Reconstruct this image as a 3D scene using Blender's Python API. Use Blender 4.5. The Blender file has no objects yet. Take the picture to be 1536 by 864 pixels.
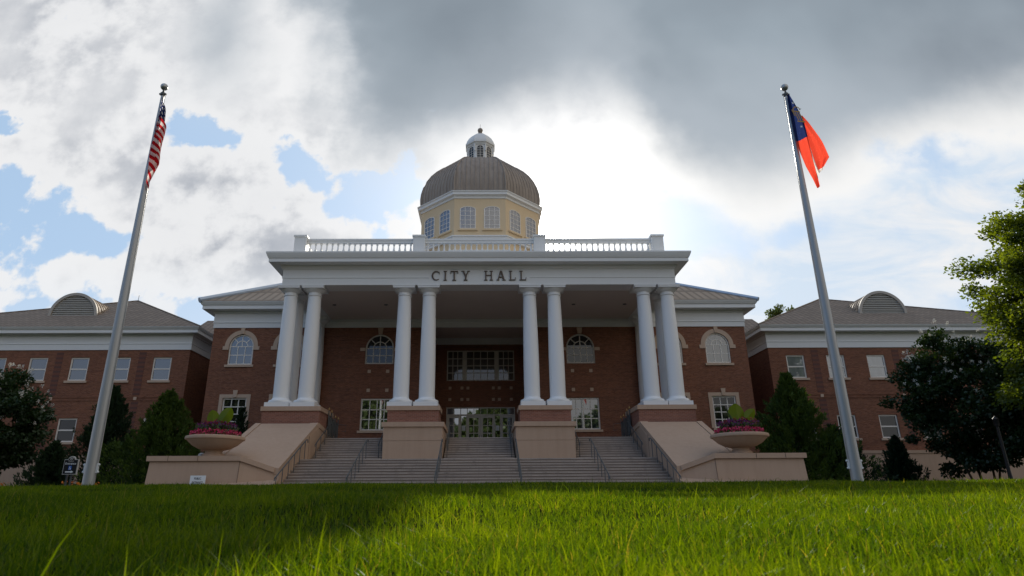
import bpy, math, random
import numpy as np
from mathutils import Vector, Matrix, Euler
random.seed(7)
RNG = np.random.default_rng(11)
R = math.radians
scene = bpy.context.scene
COL = scene.collection

# ------------------------------------------------------------------ node helper
class NT:
    def __init__(s, tree):
        s.t = tree; s.n = tree.nodes; s.l = tree.links
    def new(s, typ, **kw):
        n = s.n.new(typ)
        for k, v in kw.items(): setattr(n, k, v)
        return n
    def put(s, sock, v):
        if isinstance(v, bpy.types.NodeSocket): s.l.new(v, sock)
        elif isinstance(v, (tuple, list)):
            v = tuple(v)
            if len(sock.default_value) == 4 and len(v) == 3: v = v + (1.0,)
            sock.default_value = v
        else: sock.default_value = v
    def m(s, op, a, b=None, c=None, clamp=False):
        n = s.new('ShaderNodeMath', operation=op, use_clamp=clamp)
        s.put(n.inputs[0], a)
        if b is not None: s.put(n.inputs[1], b)
        if c is not None: s.put(n.inputs[2], c)
        return n.outputs[0]
    def add(s, a, b): return s.m('ADD', a, b)
    def sub(s, a, b): return s.m('SUBTRACT', a, b)
    def mul(s, a, b): return s.m('MULTIPLY', a, b)
    def div(s, a, b): return s.m('DIVIDE', a, b)
    def sstep(s, x, lo, hi, tmin=0.0, tmax=1.0):
        n = s.new('ShaderNodeMapRange', interpolation_type='SMOOTHSTEP')
        s.put(n.inputs['Value'], x); s.put(n.inputs['From Min'], lo); s.put(n.inputs['From Max'], hi)
        s.put(n.inputs['To Min'], tmin); s.put(n.inputs['To Max'], tmax)
        return n.outputs['Result']
    def lin(s, x, lo, hi, tmin=0.0, tmax=1.0):
        n = s.new('ShaderNodeMapRange', interpolation_type='LINEAR')
        s.put(n.inputs['Value'], x); s.put(n.inputs['From Min'], lo); s.put(n.inputs['From Max'], hi)
        s.put(n.inputs['To Min'], tmin); s.put(n.inputs['To Max'], tmax)
        return n.outputs['Result']
    def mix(s, f, a, b, blend='MIX'):
        n = s.new('ShaderNodeMix', data_type='RGBA', blend_type=blend)
        n.clamp_result = False
        s.put(n.inputs['Factor'], f); s.put(n.inputs[6], a); s.put(n.inputs[7], b)
        return n.outputs[2]
    def noise(s, vec, scale, detail=4, rough=.55, lac=2.0, dist=0.0, out='Fac'):
        n = s.new('ShaderNodeTexNoise')
        if vec is not None: s.put(n.inputs['Vector'], vec)
        s.put(n.inputs['Scale'], scale); s.put(n.inputs['Detail'], detail); s.put(n.inputs['Roughness'], rough)
        s.put(n.inputs['Lacunarity'], lac); s.put(n.inputs['Distortion'], dist)
        return n.outputs[out]
    def xyz(s, x, y, z=0.0):
        n = s.new('ShaderNodeCombineXYZ'); s.put(n.inputs[0], x); s.put(n.inputs[1], y); s.put(n.inputs[2], z)
        return n.outputs[0]
    def sep(s, v):
        n = s.new('ShaderNodeSeparateXYZ'); s.put(n.inputs[0], v); return n.outputs
    def vscale(s, v, sc):
        n = s.new('ShaderNodeVectorMath', operation='MULTIPLY'); s.put(n.inputs[0], v); s.put(n.inputs[1], sc); return n.outputs[0]
    def vadd(s, v, w):
        n = s.new('ShaderNodeVectorMath', operation='ADD'); s.put(n.inputs[0], v); s.put(n.inputs[1], w); return n.outputs[0]
    def pos(s): return s.new('ShaderNodeNewGeometry').outputs['Position']
    def bump(s, h, strength, dist=.02):
        n = s.new('ShaderNodeBump'); s.put(n.inputs['Height'], h); s.put(n.inputs['Strength'], strength); s.put(n.inputs['Distance'], dist)
        return n.outputs[0]

def mat(name, base=(.5, .5, .5), rough=.6, fn=None, spec=.3, metal=0.0):
    m = bpy.data.materials.new(name); m.use_nodes = True
    nt = NT(m.node_tree); b = m.node_tree.nodes['Principled BSDF']
    b.inputs['Base Color'].default_value = tuple(base) + (1,)
    b.inputs['Roughness'].default_value = rough
    b.inputs['Specular IOR Level'].default_value = spec
    b.inputs['Metallic'].default_value = metal
    if fn: fn(nt, b)
    return m

def weathered(base, amt=.18, scale=1.2, streak=.25, fine=.1, dirt=(.45, .40, .34)):
    """paint or stone with large blotches, rain streaks and a fine grain"""
    def fn(nt, b):
        p = nt.pos(); x, y, z = nt.sep(p)
        big = nt.noise(p, scale, 4)
        st = nt.noise(nt.vscale(p, (5.0, 5.0, .35)), 1.0, 4, .6)
        fi = nt.noise(p, 55.0, 3)
        f = nt.add(nt.mul(nt.sub(big, .5), amt * 2), nt.add(nt.mul(nt.sub(st, .5), streak * 2), nt.mul(nt.sub(fi, .5), fine * 2)))
        dk = tuple(base[i] * (1 - .9 * (1 - dirt[i])) for i in range(3))
        c = nt.mix(nt.lin(f, -.05, .75, 0, 1), base, dk)
        nt.put(b.inputs['Base Color'], c)
        nt.put(b.inputs['Normal'], nt.bump(fi, .15, .01))
    return fn

def brick_fn(c1, c2, mortar, dark=(.05, .025, .022)):
    def fn(nt, b):
        p = nt.pos(); x, y, z = nt.sep(p)
        v = nt.xyz(nt.add(x, y), z, 0.0)
        n = nt.new('ShaderNodeTexBrick')
        nt.put(n.inputs['Vector'], v); nt.put(n.inputs['Color1'], c1); nt.put(n.inputs['Color2'], c2); nt.put(n.inputs['Mortar'], mortar)
        nt.put(n.inputs['Scale'], 1.0); nt.put(n.inputs['Mortar Size'], .009); nt.put(n.inputs['Brick Width'], .225); nt.put(n.inputs['Row Height'], .078)
        nt.put(n.inputs['Bias'], -.1); nt.put(n.inputs['Mortar Smooth'], .3)
        rows = nt.noise(nt.xyz(nt.mul(nt.add(x, y), .55), nt.mul(z, 7.0), 0), 1.0, 3, .6)
        rows2 = nt.noise(nt.xyz(nt.mul(nt.add(x, y), 3.2), nt.mul(z, 13.0), 3.0), 1.0, 2, .6)
        blot = nt.noise(p, .35, 4)
        c = nt.mix(nt.lin(rows, .48, .78, 0, .45), n.outputs['Color'], dark)
        c = nt.mix(nt.lin(rows2, .48, .72, 0, .7), c, (.33, .15, .10))
        c = nt.mix(nt.lin(blot, .4, .75, 0, .22), c, dark)
        nt.put(b.inputs['Base Color'], c)
        nt.put(b.inputs['Normal'], nt.bump(nt.m('SUBTRACT', 1.0, n.outputs['Fac']), .4, .008))
    return fn

def roof_fn(c1, c2, pitch=.34, course=.42, wide=.36, k=.65):
    """metal shingles: seams down the slope and courses across, following whichever way the slope faces"""
    def fn(nt, b):
        g = nt.new('ShaderNodeNewGeometry'); x, y, z = nt.sep(g.outputs['Position']); nx, ny, nz = nt.sep(g.outputs['True Normal'])
        side = nt.m('GREATER_THAN', nt.m('ABSOLUTE', nx), nt.m('ABSOLUTE', ny))
        along = nt.add(nt.mul(side, y), nt.mul(nt.sub(1.0, side), x))
        row = nt.div(z, course * .5)
        half = 0.0
        u = nt.m('FRACT', nt.add(nt.div(along, pitch), half))
        w = nt.m('FRACT', row)
        line = nt.m('MAXIMUM', nt.sstep(nt.m('ABSOLUTE', nt.sub(u, .5)), wide, .5), nt.sstep(w, .35, .0))
        cell = nt.new('ShaderNodeTexWhiteNoise', noise_dimensions='2D')
        nt.put(cell.inputs['Vector'], nt.xyz(nt.m('FLOOR', nt.add(nt.div(along, pitch), half)), nt.m('FLOOR', row), 0))
        blot = nt.noise(g.outputs['Position'], .5, 4)
        c = nt.mix(nt.mul(cell.outputs['Value'], .6), c1, c2)
        c = nt.mix(nt.mul(line, k), c, tuple(v * .45 for v in c1))
        c = nt.mix(nt.lin(blot, .35, .75, 0, .35), c, tuple(v * .55 for v in c1))
        nt.put(b.inputs['Base Color'], c)
        nt.put(b.inputs['Normal'], nt.bump(nt.sub(1.0, line), .5, .03))
    return fn

def glass_mat(name, body, refl=.35, tint=(.9, .95, 1.0), wob=.04):
    m = bpy.data.materials.new(name); m.use_nodes = True
    nt = NT(m.node_tree); nt.n.clear()
    out = nt.new('ShaderNodeOutputMaterial')
    d = nt.new('ShaderNodeBsdfDiffuse'); g = nt.new('ShaderNodeBsdfGlossy')
    p = nt.pos()
    v = nt.noise(nt.vscale(p, (1.0, 1.0, .25)), 2.5, 3)
    nt.put(d.inputs['Color'], nt.mix(v, tuple(c * .45 for c in body), tuple(min(1, c * 1.5) for c in body)))
    nt.put(g.inputs['Color'], tint); nt.put(g.inputs['Roughness'], .02)
    nt.put(g.inputs['Normal'], nt.bump(nt.noise(p, .9, 2), wob, .05))
    mx = nt.new('ShaderNodeMixShader'); nt.put(mx.inputs[0], refl)
    nt.l.new(d.outputs[0], mx.inputs[1]); nt.l.new(g.outputs[0], mx.inputs[2]); nt.l.new(mx.outputs[0], out.inputs[0])
    return m

def leaf_mat(name, c1, c2, trans=.35, gloss=.06, rough=.45, tint=(2.1, 1.9, .55), dry=None):
    m = bpy.data.materials.new(name); m.use_nodes = True
    nt = NT(m.node_tree); nt.n.clear()
    out = nt.new('ShaderNodeOutputMaterial')
    at = nt.new('ShaderNodeAttribute', attribute_name='vary', attribute_type='GEOMETRY')
    c = nt.mix(at.outputs['Fac'], c1, c2)
    if dry: c = nt.mix(nt.sstep(at.outputs['Fac'], .955, .97), c, dry)
    tc = nt.mix(1.0, c, tint, 'MULTIPLY')
    d = nt.new('ShaderNodeBsdfDiffuse'); t = nt.new('ShaderNodeBsdfTranslucent'); g = nt.new('ShaderNodeBsdfGlossy')
    nt.put(d.inputs['Color'], c); nt.put(t.inputs['Color'], tc); nt.put(g.inputs['Roughness'], rough); nt.put(g.inputs['Color'], (.9, .95, .9))
    m1 = nt.new('ShaderNodeMixShader'); nt.put(m1.inputs[0], trans); nt.l.new(d.outputs[0], m1.inputs[1]); nt.l.new(t.outputs[0], m1.inputs[2])
    m2 = nt.new('ShaderNodeMixShader'); nt.put(m2.inputs[0], gloss); nt.l.new(m1.outputs[0], m2.inputs[1]); nt.l.new(g.outputs[0], m2.inputs[2])
    nt.l.new(m2.outputs[0], out.inputs[0])
    return m

M = {}
M['brick'] = mat('brick', rough=.85, fn=brick_fn((.255, .092, .046), (.165, .058, .032), (.235, .150, .100)))
M['brick_front'] = mat('pedestal_brick', rough=.85, fn=brick_fn((.31, .125, .085), (.23, .09, .062), (.34, .235, .18), (.11, .045, .036)))
M['dark_brick'] = mat('dark_brick', (.075, .045, .042), .8)
def header_fn(nt, b):
    p = nt.pos(); x, y, z = nt.sep(p)
    row = nt.m('LESS_THAN', nt.m('FRACT', nt.div(z, .335)), .47)
    br = nt.noise(nt.vscale(p, (4.0, 4.0, 12.0)), 1.0, 3)
    nt.put(b.inputs['Base Color'], nt.mix(row, nt.mix(br, (.21, .085, .055), (.14, .055, .04)), nt.mix(br, (.14, .068, .052), (.095, .05, .042))))
M['header'] = mat('header_brick', rough=.8, fn=header_fn)
M['white'] = mat('white_paint', rough=.5, fn=weathered((.80, .80, .79), .05, .8, .06, .02, (.72, .70, .66)))
M['column'] = mat('column_paint', rough=.45, fn=weathered((.82, .82, .82), .03, .6, .04, .01, (.8, .79, .76)))
M['ceiling'] = mat('porch_ceiling', rough=.8, fn=weathered((.70, .61, .55), .06, .5, .0, .02))
M['stone'] = mat('cast_stone', rough=.8, fn=weathered((.48, .335, .24), .14, .9, .24, .07, (.62, .55, .48)))
M['trim'] = mat('stone_trim', rough=.8, fn=weathered((.56, .415, .31), .08, 2.0, .08, .05))
M['stucco'] = mat('yellow_stucco', rough=.8, fn=weathered((.74, .575, .37), .06, .7, .08, .03))
M['roof'] = mat('roof_shingle', rough=.8, spec=.06, fn=roof_fn((.30, .245, .20), (.22, .18, .15), .46, .60, .26, .75))
M['roof_main'] = mat('roof_standing_seam', rough=.6, spec=.10, fn=roof_fn((.42, .33, .25), (.34, .265, .20),   .55, 3.0, .18, .85))
M['flashing'] = mat('hip_flashing', (.42, .50, .60), .4, spec=.6, metal=.3)
def dome_fn(nt, b):
    p = nt.pos()
    st = nt.noise(nt.vscale(p, (3.0, 3.0, .3)), 1.2, 4)
    nt.put(b.inputs['Base Color'], nt.mix(nt.lin(st, .3, .7), (.37, .31, .26), (.275, .23, .195)))
M['dome'] = mat('dome_metal', (.3, .25, .21), .6, fn=dome_fn, spec=.15)
M['step'] = None
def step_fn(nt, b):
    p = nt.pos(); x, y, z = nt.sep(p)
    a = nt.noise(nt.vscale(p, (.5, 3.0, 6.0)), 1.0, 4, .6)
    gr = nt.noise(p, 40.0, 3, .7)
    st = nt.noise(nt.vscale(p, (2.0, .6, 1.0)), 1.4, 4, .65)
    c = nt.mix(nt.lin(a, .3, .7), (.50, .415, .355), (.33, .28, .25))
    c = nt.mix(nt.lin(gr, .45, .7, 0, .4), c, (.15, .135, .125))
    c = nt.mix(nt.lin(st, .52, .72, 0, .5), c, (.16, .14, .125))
    # joints between the slabs
    j = nt.sstep(nt.m('ABSOLUTE', nt.sub(nt.m('FRACT', nt.div(x, 1.5)), .5)), .488, .498)
    c = nt.mix(nt.mul(j, .25), c, (.10, .09, .08))
    nt.put(b.inputs['Base Color'], c)
    nt.put(b.inputs['Normal'], nt.bump(gr, .3, .01))
M['riser'] = mat('riser_stone_shaded', rough=.85, fn=weathered((.33, .275, .24), .15, 1.5, .05, .12))  # step stone darkened: the shade on the risers is put into the colour
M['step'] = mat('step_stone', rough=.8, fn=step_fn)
M['iron'] = mat('painted_iron', (.085, .092, .094), .45, spec=.4)
M['joint'] = mat('stone_joint', (.16, .115, .085), .9)
M['gold'] = mat('gilt_finial', (.40, .24, .09), .45, metal=.5)
M['letter'] = mat('dark_bronze_letter', (.13, .095, .075), .5)
M['pole'] = mat('brushed_aluminium', rough=.38, spec=.5, metal=.35, fn=weathered((.40, .405, .41), .04, 1.5, .06, .02, (.8, .8, .8)))
M['ball'] = mat('pole_ball', (.42, .43, .43), .35, metal=.5)
M['glass'] = glass_mat('window_glass', (.022, .028, .036), .19, wob=.015)
M['glass_blind'] = glass_mat('window_glass_with_blind', (.19, .205, .215), .20, wob=.015)
M['glass_dark'] = glass_mat('window_glass_dark', (.014, .014, .014), .055, wob=.015)
M['glass_tan'] = glass_mat('tan_window_glass', (.085, .070, .058), .07, wob=.015)  # body colour paler and browner than the dark window glass
M['glass_door'] = glass_mat('door_glass', (.02, .02, .02), .34, wob=.015)
M['glass_dome'] = glass_mat('dome_glass', (.10, .095, .11), .20, wob=.01)
M['frame'] = mat('window_frame_paint', (.80, .75, .68), .5)
M['door_frame'] = mat('door_frame_paint', (.62, .58, .52), .5)
M['tan_trim'] = mat('tan_trim_paint', (.42, .385, .34), .6)
M['louvre'] = mat('louvre_paint', (.42, .40, .36), .6)
M['black'] = mat('black_sign_face', (.012, .011, .011), .4)
M['sign_white'] = mat('white_sign_face', (.74, .76, .77), .5)
M['sign_blue'] = mat('blue_symbol_face', (.02, .10, .42), .5)
M['sign_frame'] = mat('silver_sign_edge', (.50, .48, .45), .4)
M['soil'] = mat('dark_mulch', rough=.95, fn=weathered((.07, .045, .03), .2, 3, 0, .2))
M['bark'] = mat('bark', rough=.9, fn=weathered((.14, .10, .075), .2, 3, .3, .15))
M['leaf_myrtle'] = leaf_mat('myrtle_leaf', (.012, .028, .010), (.030, .058, .016), .2, .03)
M['leaf_juniper'] = leaf_mat('juniper_leaf', (.024, .050, .010), (.065, .105, .018), .25, .015, .6)
M['leaf_juniper_dark'] = leaf_mat('dark_juniper_leaf', (.009, .022, .010), (.022, .045, .016), .15, .02, .6)
M['leaf_tree'] = leaf_mat('tree_leaf', (.05, .085, .008), (.12, .155, .014), .5, .03)
M['leaf_far'] = leaf_mat('far_leaf', (.05, .08, .025), (.10, .13, .04), .3, .03)
M['leaf_big'] = leaf_mat('elephant_ear_leaf', (.12, .18, .008), (.15, .21, .010), .5, .02)
M['leaf_small'] = leaf_mat('bedding_leaf', (.05, .09, .03), (.09, .13, .05), .25, .03)
M['grass'] = leaf_mat('grass_blade', (.010, .034, .002), (.110, .150, .007), .48, .012, .35, tint=(3.95, 3.55, .5), dry=(.13, .115, .04))
M['blossom'] = leaf_mat('white_blossom', (.62, .60, .54), (.80, .77, .70), .2, .0, tint=(1, 1, 1))
M['pink'] = leaf_mat('pink_petal', (.48, .03, .09), (.74, .09, .20), .2, .02, tint=(1, 1, 1))
M['purple'] = leaf_mat('purple_petal', (.09, .02, .09), (.20, .045, .17), .2, .02, tint=(1, 1, 1))
M['red_leaf'] = leaf_mat('coleus_leaf', (.20, .03, .03), (.30, .05, .05), .2, .02)
M['orange'] = leaf_mat('orange_petal', (.45, .10, .02), (.60, .20, .04), .2, .02)
def lawn_fn(nt, b):
    p = nt.pos()
    a = nt.noise(p, 1.5, 4); f = nt.noise(p, 60.0, 3)
    c = nt.mix(nt.lin(a, .3, .7), (.012, .020, .006), (.020, .030, .008))
    c = nt.mix(nt.lin(f, .5, .75, 0, .6), c, (.022, .018, .010))
    nt.put(b.inputs['Base Color'], c)
M['lawn'] = mat('lawn_soil', rough=1.0, fn=lawn_fn, spec=0.0)
M['paving'] = mat('paving', rough=.85, fn=weathered((.34, .30, .27), .12, 1.0, 0, .1))

# ------------------------------------------------------------------ mesh helper
WO = {}
class MB:
    def __init__(s): s.v = []; s.f = []
    def face(s, *pts):
        i = len(s.v); s.v.extend(pts); s.f.append(tuple(range(i, i + len(pts))))
    def box(s, x0, x1, y0, y1, z0, z1):
        i = len(s.v)
        s.v += [(x0, y0, z0), (x1, y0, z0), (x1, y1, z0), (x0, y1, z0), (x0, y0, z1), (x1, y0, z1), (x1, y1, z1), (x0, y1, z1)]
        for q in ((0, 3, 2, 1), (4, 5, 6, 7), (0, 1, 5, 4), (1, 2, 6, 5), (2, 3, 7, 6), (3, 0, 4, 7)):
            s.f.append(tuple(i + k for k in q))
    def prism_y(s, poly, y0, y1):
        """polygon in (x,z), counter-clockwise seen from -Y, extruded from y0 (front) to y1"""
        i = len(s.v); n = len(poly)
        s.v += [(x, y0, z) for x, z in poly] + [(x, y1, z) for x, z in poly]
        s.f.append(tuple(range(i, i + n))); s.f.append(tuple(i + n + k for k in reversed(range(n))))
        for k in range(n):
            j = (k + 1) % n
            s.f.append((i + k, i + n + k, i + n + j, i + j))
    def prism_z(s, poly, z0, z1):
        i = len(s.v); n = len(poly)
        s.v += [(x, y, z0) for x, y in poly] + [(x, y, z1) for x, y in poly]
        s.f.append(tuple(i + k for k in reversed(range(n)))); s.f.append(tuple(i + n + k for k in range(n)))
        for k in range(n):
            j = (k + 1) % n
            s.f.append((i + k, i + j, i + n + j, i + n + k))
    def strip(s, A, B):
        i = len(s.v); n = len(A); s.v += list(A) + list(B)
        for k in range(n - 1): s.f.append((i + k, i + k + 1, i + n + k + 1, i + n + k))
    def lathe(s, prof, cx, cy, seg=24, a0=0.0, a1=2 * math.pi, scale_y=1.0):
        i = len(s.v); full = abs(a1 - a0 - 2 * math.pi) < 1e-6; cols = seg if full else seg + 1
        for r, z in prof:
            for k in range(cols):
                a = a0 + (a1 - a0) * k / seg
                s.v.append((cx + r * math.cos(a), cy + scale_y * r * math.sin(a), z))
        for j in range(len(prof) - 1):
            for k in range(seg):
                k2 = (k + 1) % cols
                s.f.append((i + j * cols + k, i + j * cols + k2, i + (j + 1) * cols + k2, i + (j + 1) * cols + k))
    def tube(s, pts, r, seg=8, r1=None):
        pts = [Vector(p) for p in pts]; n = len(pts); i = len(s.v)
        for k, p in enumerate(pts):
            d = (pts[min(k + 1, n - 1)] - pts[max(k - 1, 0)]).normalized()
            up = Vector((0, 0, 1)) if abs(d.z) < .9 else Vector((1, 0, 0))
            a = d.cross(up).normalized(); b = d.cross(a).normalized()
            rr = r if r1 is None else r + (r1 - r) * k / (n - 1)
            for q in range(seg):
                t = 2 * math.pi * q / seg
                s.v.append(tuple(p + a * rr * math.cos(t) + b * rr * math.sin(t)))
        for k in range(n - 1):
            for q in range(seg):
                q2 = (q + 1) % seg
                s.f.append((i + k * seg + q, i + k * seg + q2, i + (k + 1) * seg + q2, i + (k + 1) * seg + q))
        s.f.append(tuple(i + q for q in reversed(range(seg)))); s.f.append(tuple(i + (n - 1) * seg + q for q in range(seg)))
    def sphere(s, c, r, seg=12, rings=8):
        prof = [(max(1e-4, r * math.sin(math.pi * k / rings)), c[2] - r * math.cos(math.pi * k / rings)) for k in range(rings + 1)]
        s.lathe(prof, c[0], c[1], seg)
    def sweep(s, prof, path):
        """profile of (out, z) swept along path points ((x, y), (mx, my)); closed profile ring"""
        i = len(s.v); n = len(prof)
        for (px, py), (mx, my) in path:
            for o, z in prof: s.v.append((px + mx * o, py + my * o, z))
        for k in range(len(path) - 1):
            for q in range(n):
                q2 = (q + 1) % n
                s.f.append((i + k * n + q, i + (k + 1) * n + q, i + (k + 1) * n + q2, i + k * n + q2))
        s.f.append(tuple(i + q for q in range(n))); s.f.append(tuple(i + (len(path) - 1) * n + q for q in reversed(range(n))))
    def mirror_x(s):
        o = MB(); o.v = [(-x, y, z) for x, y, z in s.v]; o.f = [tuple(reversed(f)) for f in s.f]; return o
    def build(s, name, material, parent=None, origin=None, smooth=False, fix=True):
        base = WO[parent.name] if parent else Vector((0, 0, 0))
        org = Vector(origin) if origin is not None else base.copy()
        me = bpy.data.meshes.new(name)
        me.from_pydata([(x - org.x, y - org.y, z - org.z) for x, y, z in s.v], [], s.f)
        if fix:
            import bmesh
            bm = bmesh.new(); bm.from_mesh(me)
            bmesh.ops.remove_doubles(bm, verts=bm.verts, dist=1e-5)
            bmesh.ops.recalc_face_normals(bm, faces=bm.faces)
            bm.to_mesh(me); bm.free()
        if smooth:
            me.polygons.foreach_set('use_smooth', [True] * len(me.polygons))
            try: me.set_sharp_from_angle(angle=R(35))
            except Exception: pass
        me.materials.append(material)
        o = bpy.data.objects.new(name, me); COL.objects.link(o)
        if parent: o.parent = parent
        o.location = org - base
        WO[o.name] = org
        return o

def tag(o, label=None, cat=None, group=None, kind=None):
    if label: o['label'] = label
    if cat: o['category'] = cat
    if group: o['group'] = group
    if kind: o['kind'] = kind
    return o

def empty(name, loc, label=None, cat=None, group=None, parent=None):
    o = bpy.data.objects.new(name, None); COL.objects.link(o); o.empty_display_size = .3
    base = WO[parent.name] if parent else Vector((0, 0, 0))
    if parent: o.parent = parent
    o.location = Vector(loc) - base
    WO[o.name] = Vector(loc)
    return tag(o, label, cat, group)

def copy_tree(o, world, parent=None, rz=None):
    """copy a thing or part with all of its children; world = new world position of its origin"""
    def rec(src, par):
        c = src.copy(); COL.objects.link(c); c.parent = par; WO[c.name] = WO[src.name]
        for ch in kids.get(src.name, ()): rec(ch, c)
        return c
    kids = {}
    for q in COL.objects:
        if q.parent: kids.setdefault(q.parent.name, []).append(q)
    c = rec(o, parent)
    base = WO[parent.name] if parent else Vector((0, 0, 0))
    WO[c.name] = Vector(world); c.location = Vector(world) - base
    if rz is not None: c.rotation_euler = (0, 0, rz)
    return c

def quads_np(name, V, vary, material, parent=None, kind=None, per=4):
    """many small separate faces; V: (n, per, 3)"""
    n = V.shape[0]
    base = WO[parent.name] if parent else Vector((0, 0, 0))
    me = bpy.data.meshes.new(name)
    me.vertices.add(n * per); me.vertices.foreach_set('co', (V.reshape(-1, 3) - np.array(base)).astype(np.float32).ravel())
    me.loops.add(n * per); me.loops.foreach_set('vertex_index', np.arange(n * per, dtype=np.int32))
    me.polygons.add(n); me.polygons.foreach_set('loop_start', np.arange(0, n * per, per, dtype=np.int32))
    at = me.attributes.new('vary', 'FLOAT', 'FACE'); at.data.foreach_set('value', np.clip(vary, 0, 1).astype(np.float32))
    me.update(calc_edges=True)
    me.materials.append(material)
    o = bpy.data.objects.new(name, me); COL.objects.link(o)
    if parent: o.parent = parent
    WO[o.name] = base
    if kind: o['kind'] = kind
    return o

def leaf_quads(P, D, size, aspect=.5, spread=1.0):
    """kite leaves at points P pointing along D"""
    n = len(P)
    D = D / np.linalg.norm(D, axis=1, keepdims=True)
    W = RNG.normal(size=(n, 3)); W -= (W * D).sum(1, keepdims=True) * D; W /= np.linalg.norm(W, axis=1, keepdims=True)
    s = np.asarray(size).reshape(-1, 1) * np.ones((n, 1))
    V = np.empty((n, 4, 3))
    V[:, 0] = P; V[:, 1] = P + D * s * .5 + W * s * aspect * .5; V[:, 2] = P + D * s; V[:, 3] = P + D * s * .5 - W * s * aspect * .5
    return V

# ------------------------------------------------------------------ camera
F_PX, PX0 = 937.0, 735.0
PITCH = math.atan(318 / 937); YAW = .0108; ROLL = .0059
CAM = (.25, 0.0, .30)
cam = bpy.data.cameras.new('camera'); camo = bpy.data.objects.new('camera', cam); COL.objects.link(camo)
cam.sensor_width = 36; cam.lens = F_PX / 1536 * 36; cam.shift_x = (768 - PX0) / 1536
cam.clip_start = .05; cam.clip_end = 6000
fwd = Vector((math.sin(YAW) * math.cos(PITCH), math.cos(YAW) * math.cos(PITCH), math.sin(PITCH)))
rgt = Vector((math.cos(YAW), -math.sin(YAW), 0)); up = rgt.cross(fwd)
r2 = rgt * math.cos(ROLL) - up * math.sin(ROLL); u2 = up * math.cos(ROLL) + rgt * math.sin(ROLL)
camo.matrix_world = Matrix(((r2.x, u2.x, -fwd.x, CAM[0]), (r2.y, u2.y, -fwd.y, CAM[1]), (r2.z, u2.z, -fwd.z, CAM[2]), (0, 0, 0, 1)))
cam.dof.use_dof = True; cam.dof.focus_distance = 38.0; cam.dof.aperture_fstop = 4.0
scene.camera = camo

# ------------------------------------------------------------------ light and sky
SUN_EL, SUN_AZ = R(27.5), R(7.0)
sun = bpy.data.lights.new('sun', 'SUN'); suno = bpy.data.objects.new('sun', sun); COL.objects.link(suno)
sun.energy = 5.0; sun.angle = R(.5); sun.color = (1.0, .93, .80)
sdir = Vector((math.sin(SUN_AZ) * math.cos(SUN_EL), math.cos(SUN_AZ) * math.cos(SUN_EL), math.sin(SUN_EL)))
suno.rotation_euler = sdir.to_track_quat('Z', 'Y').to_euler(); suno.location = (10, 80, 60)
GLOW = Vector((.122, 1.0, .446)).normalized()

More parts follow.
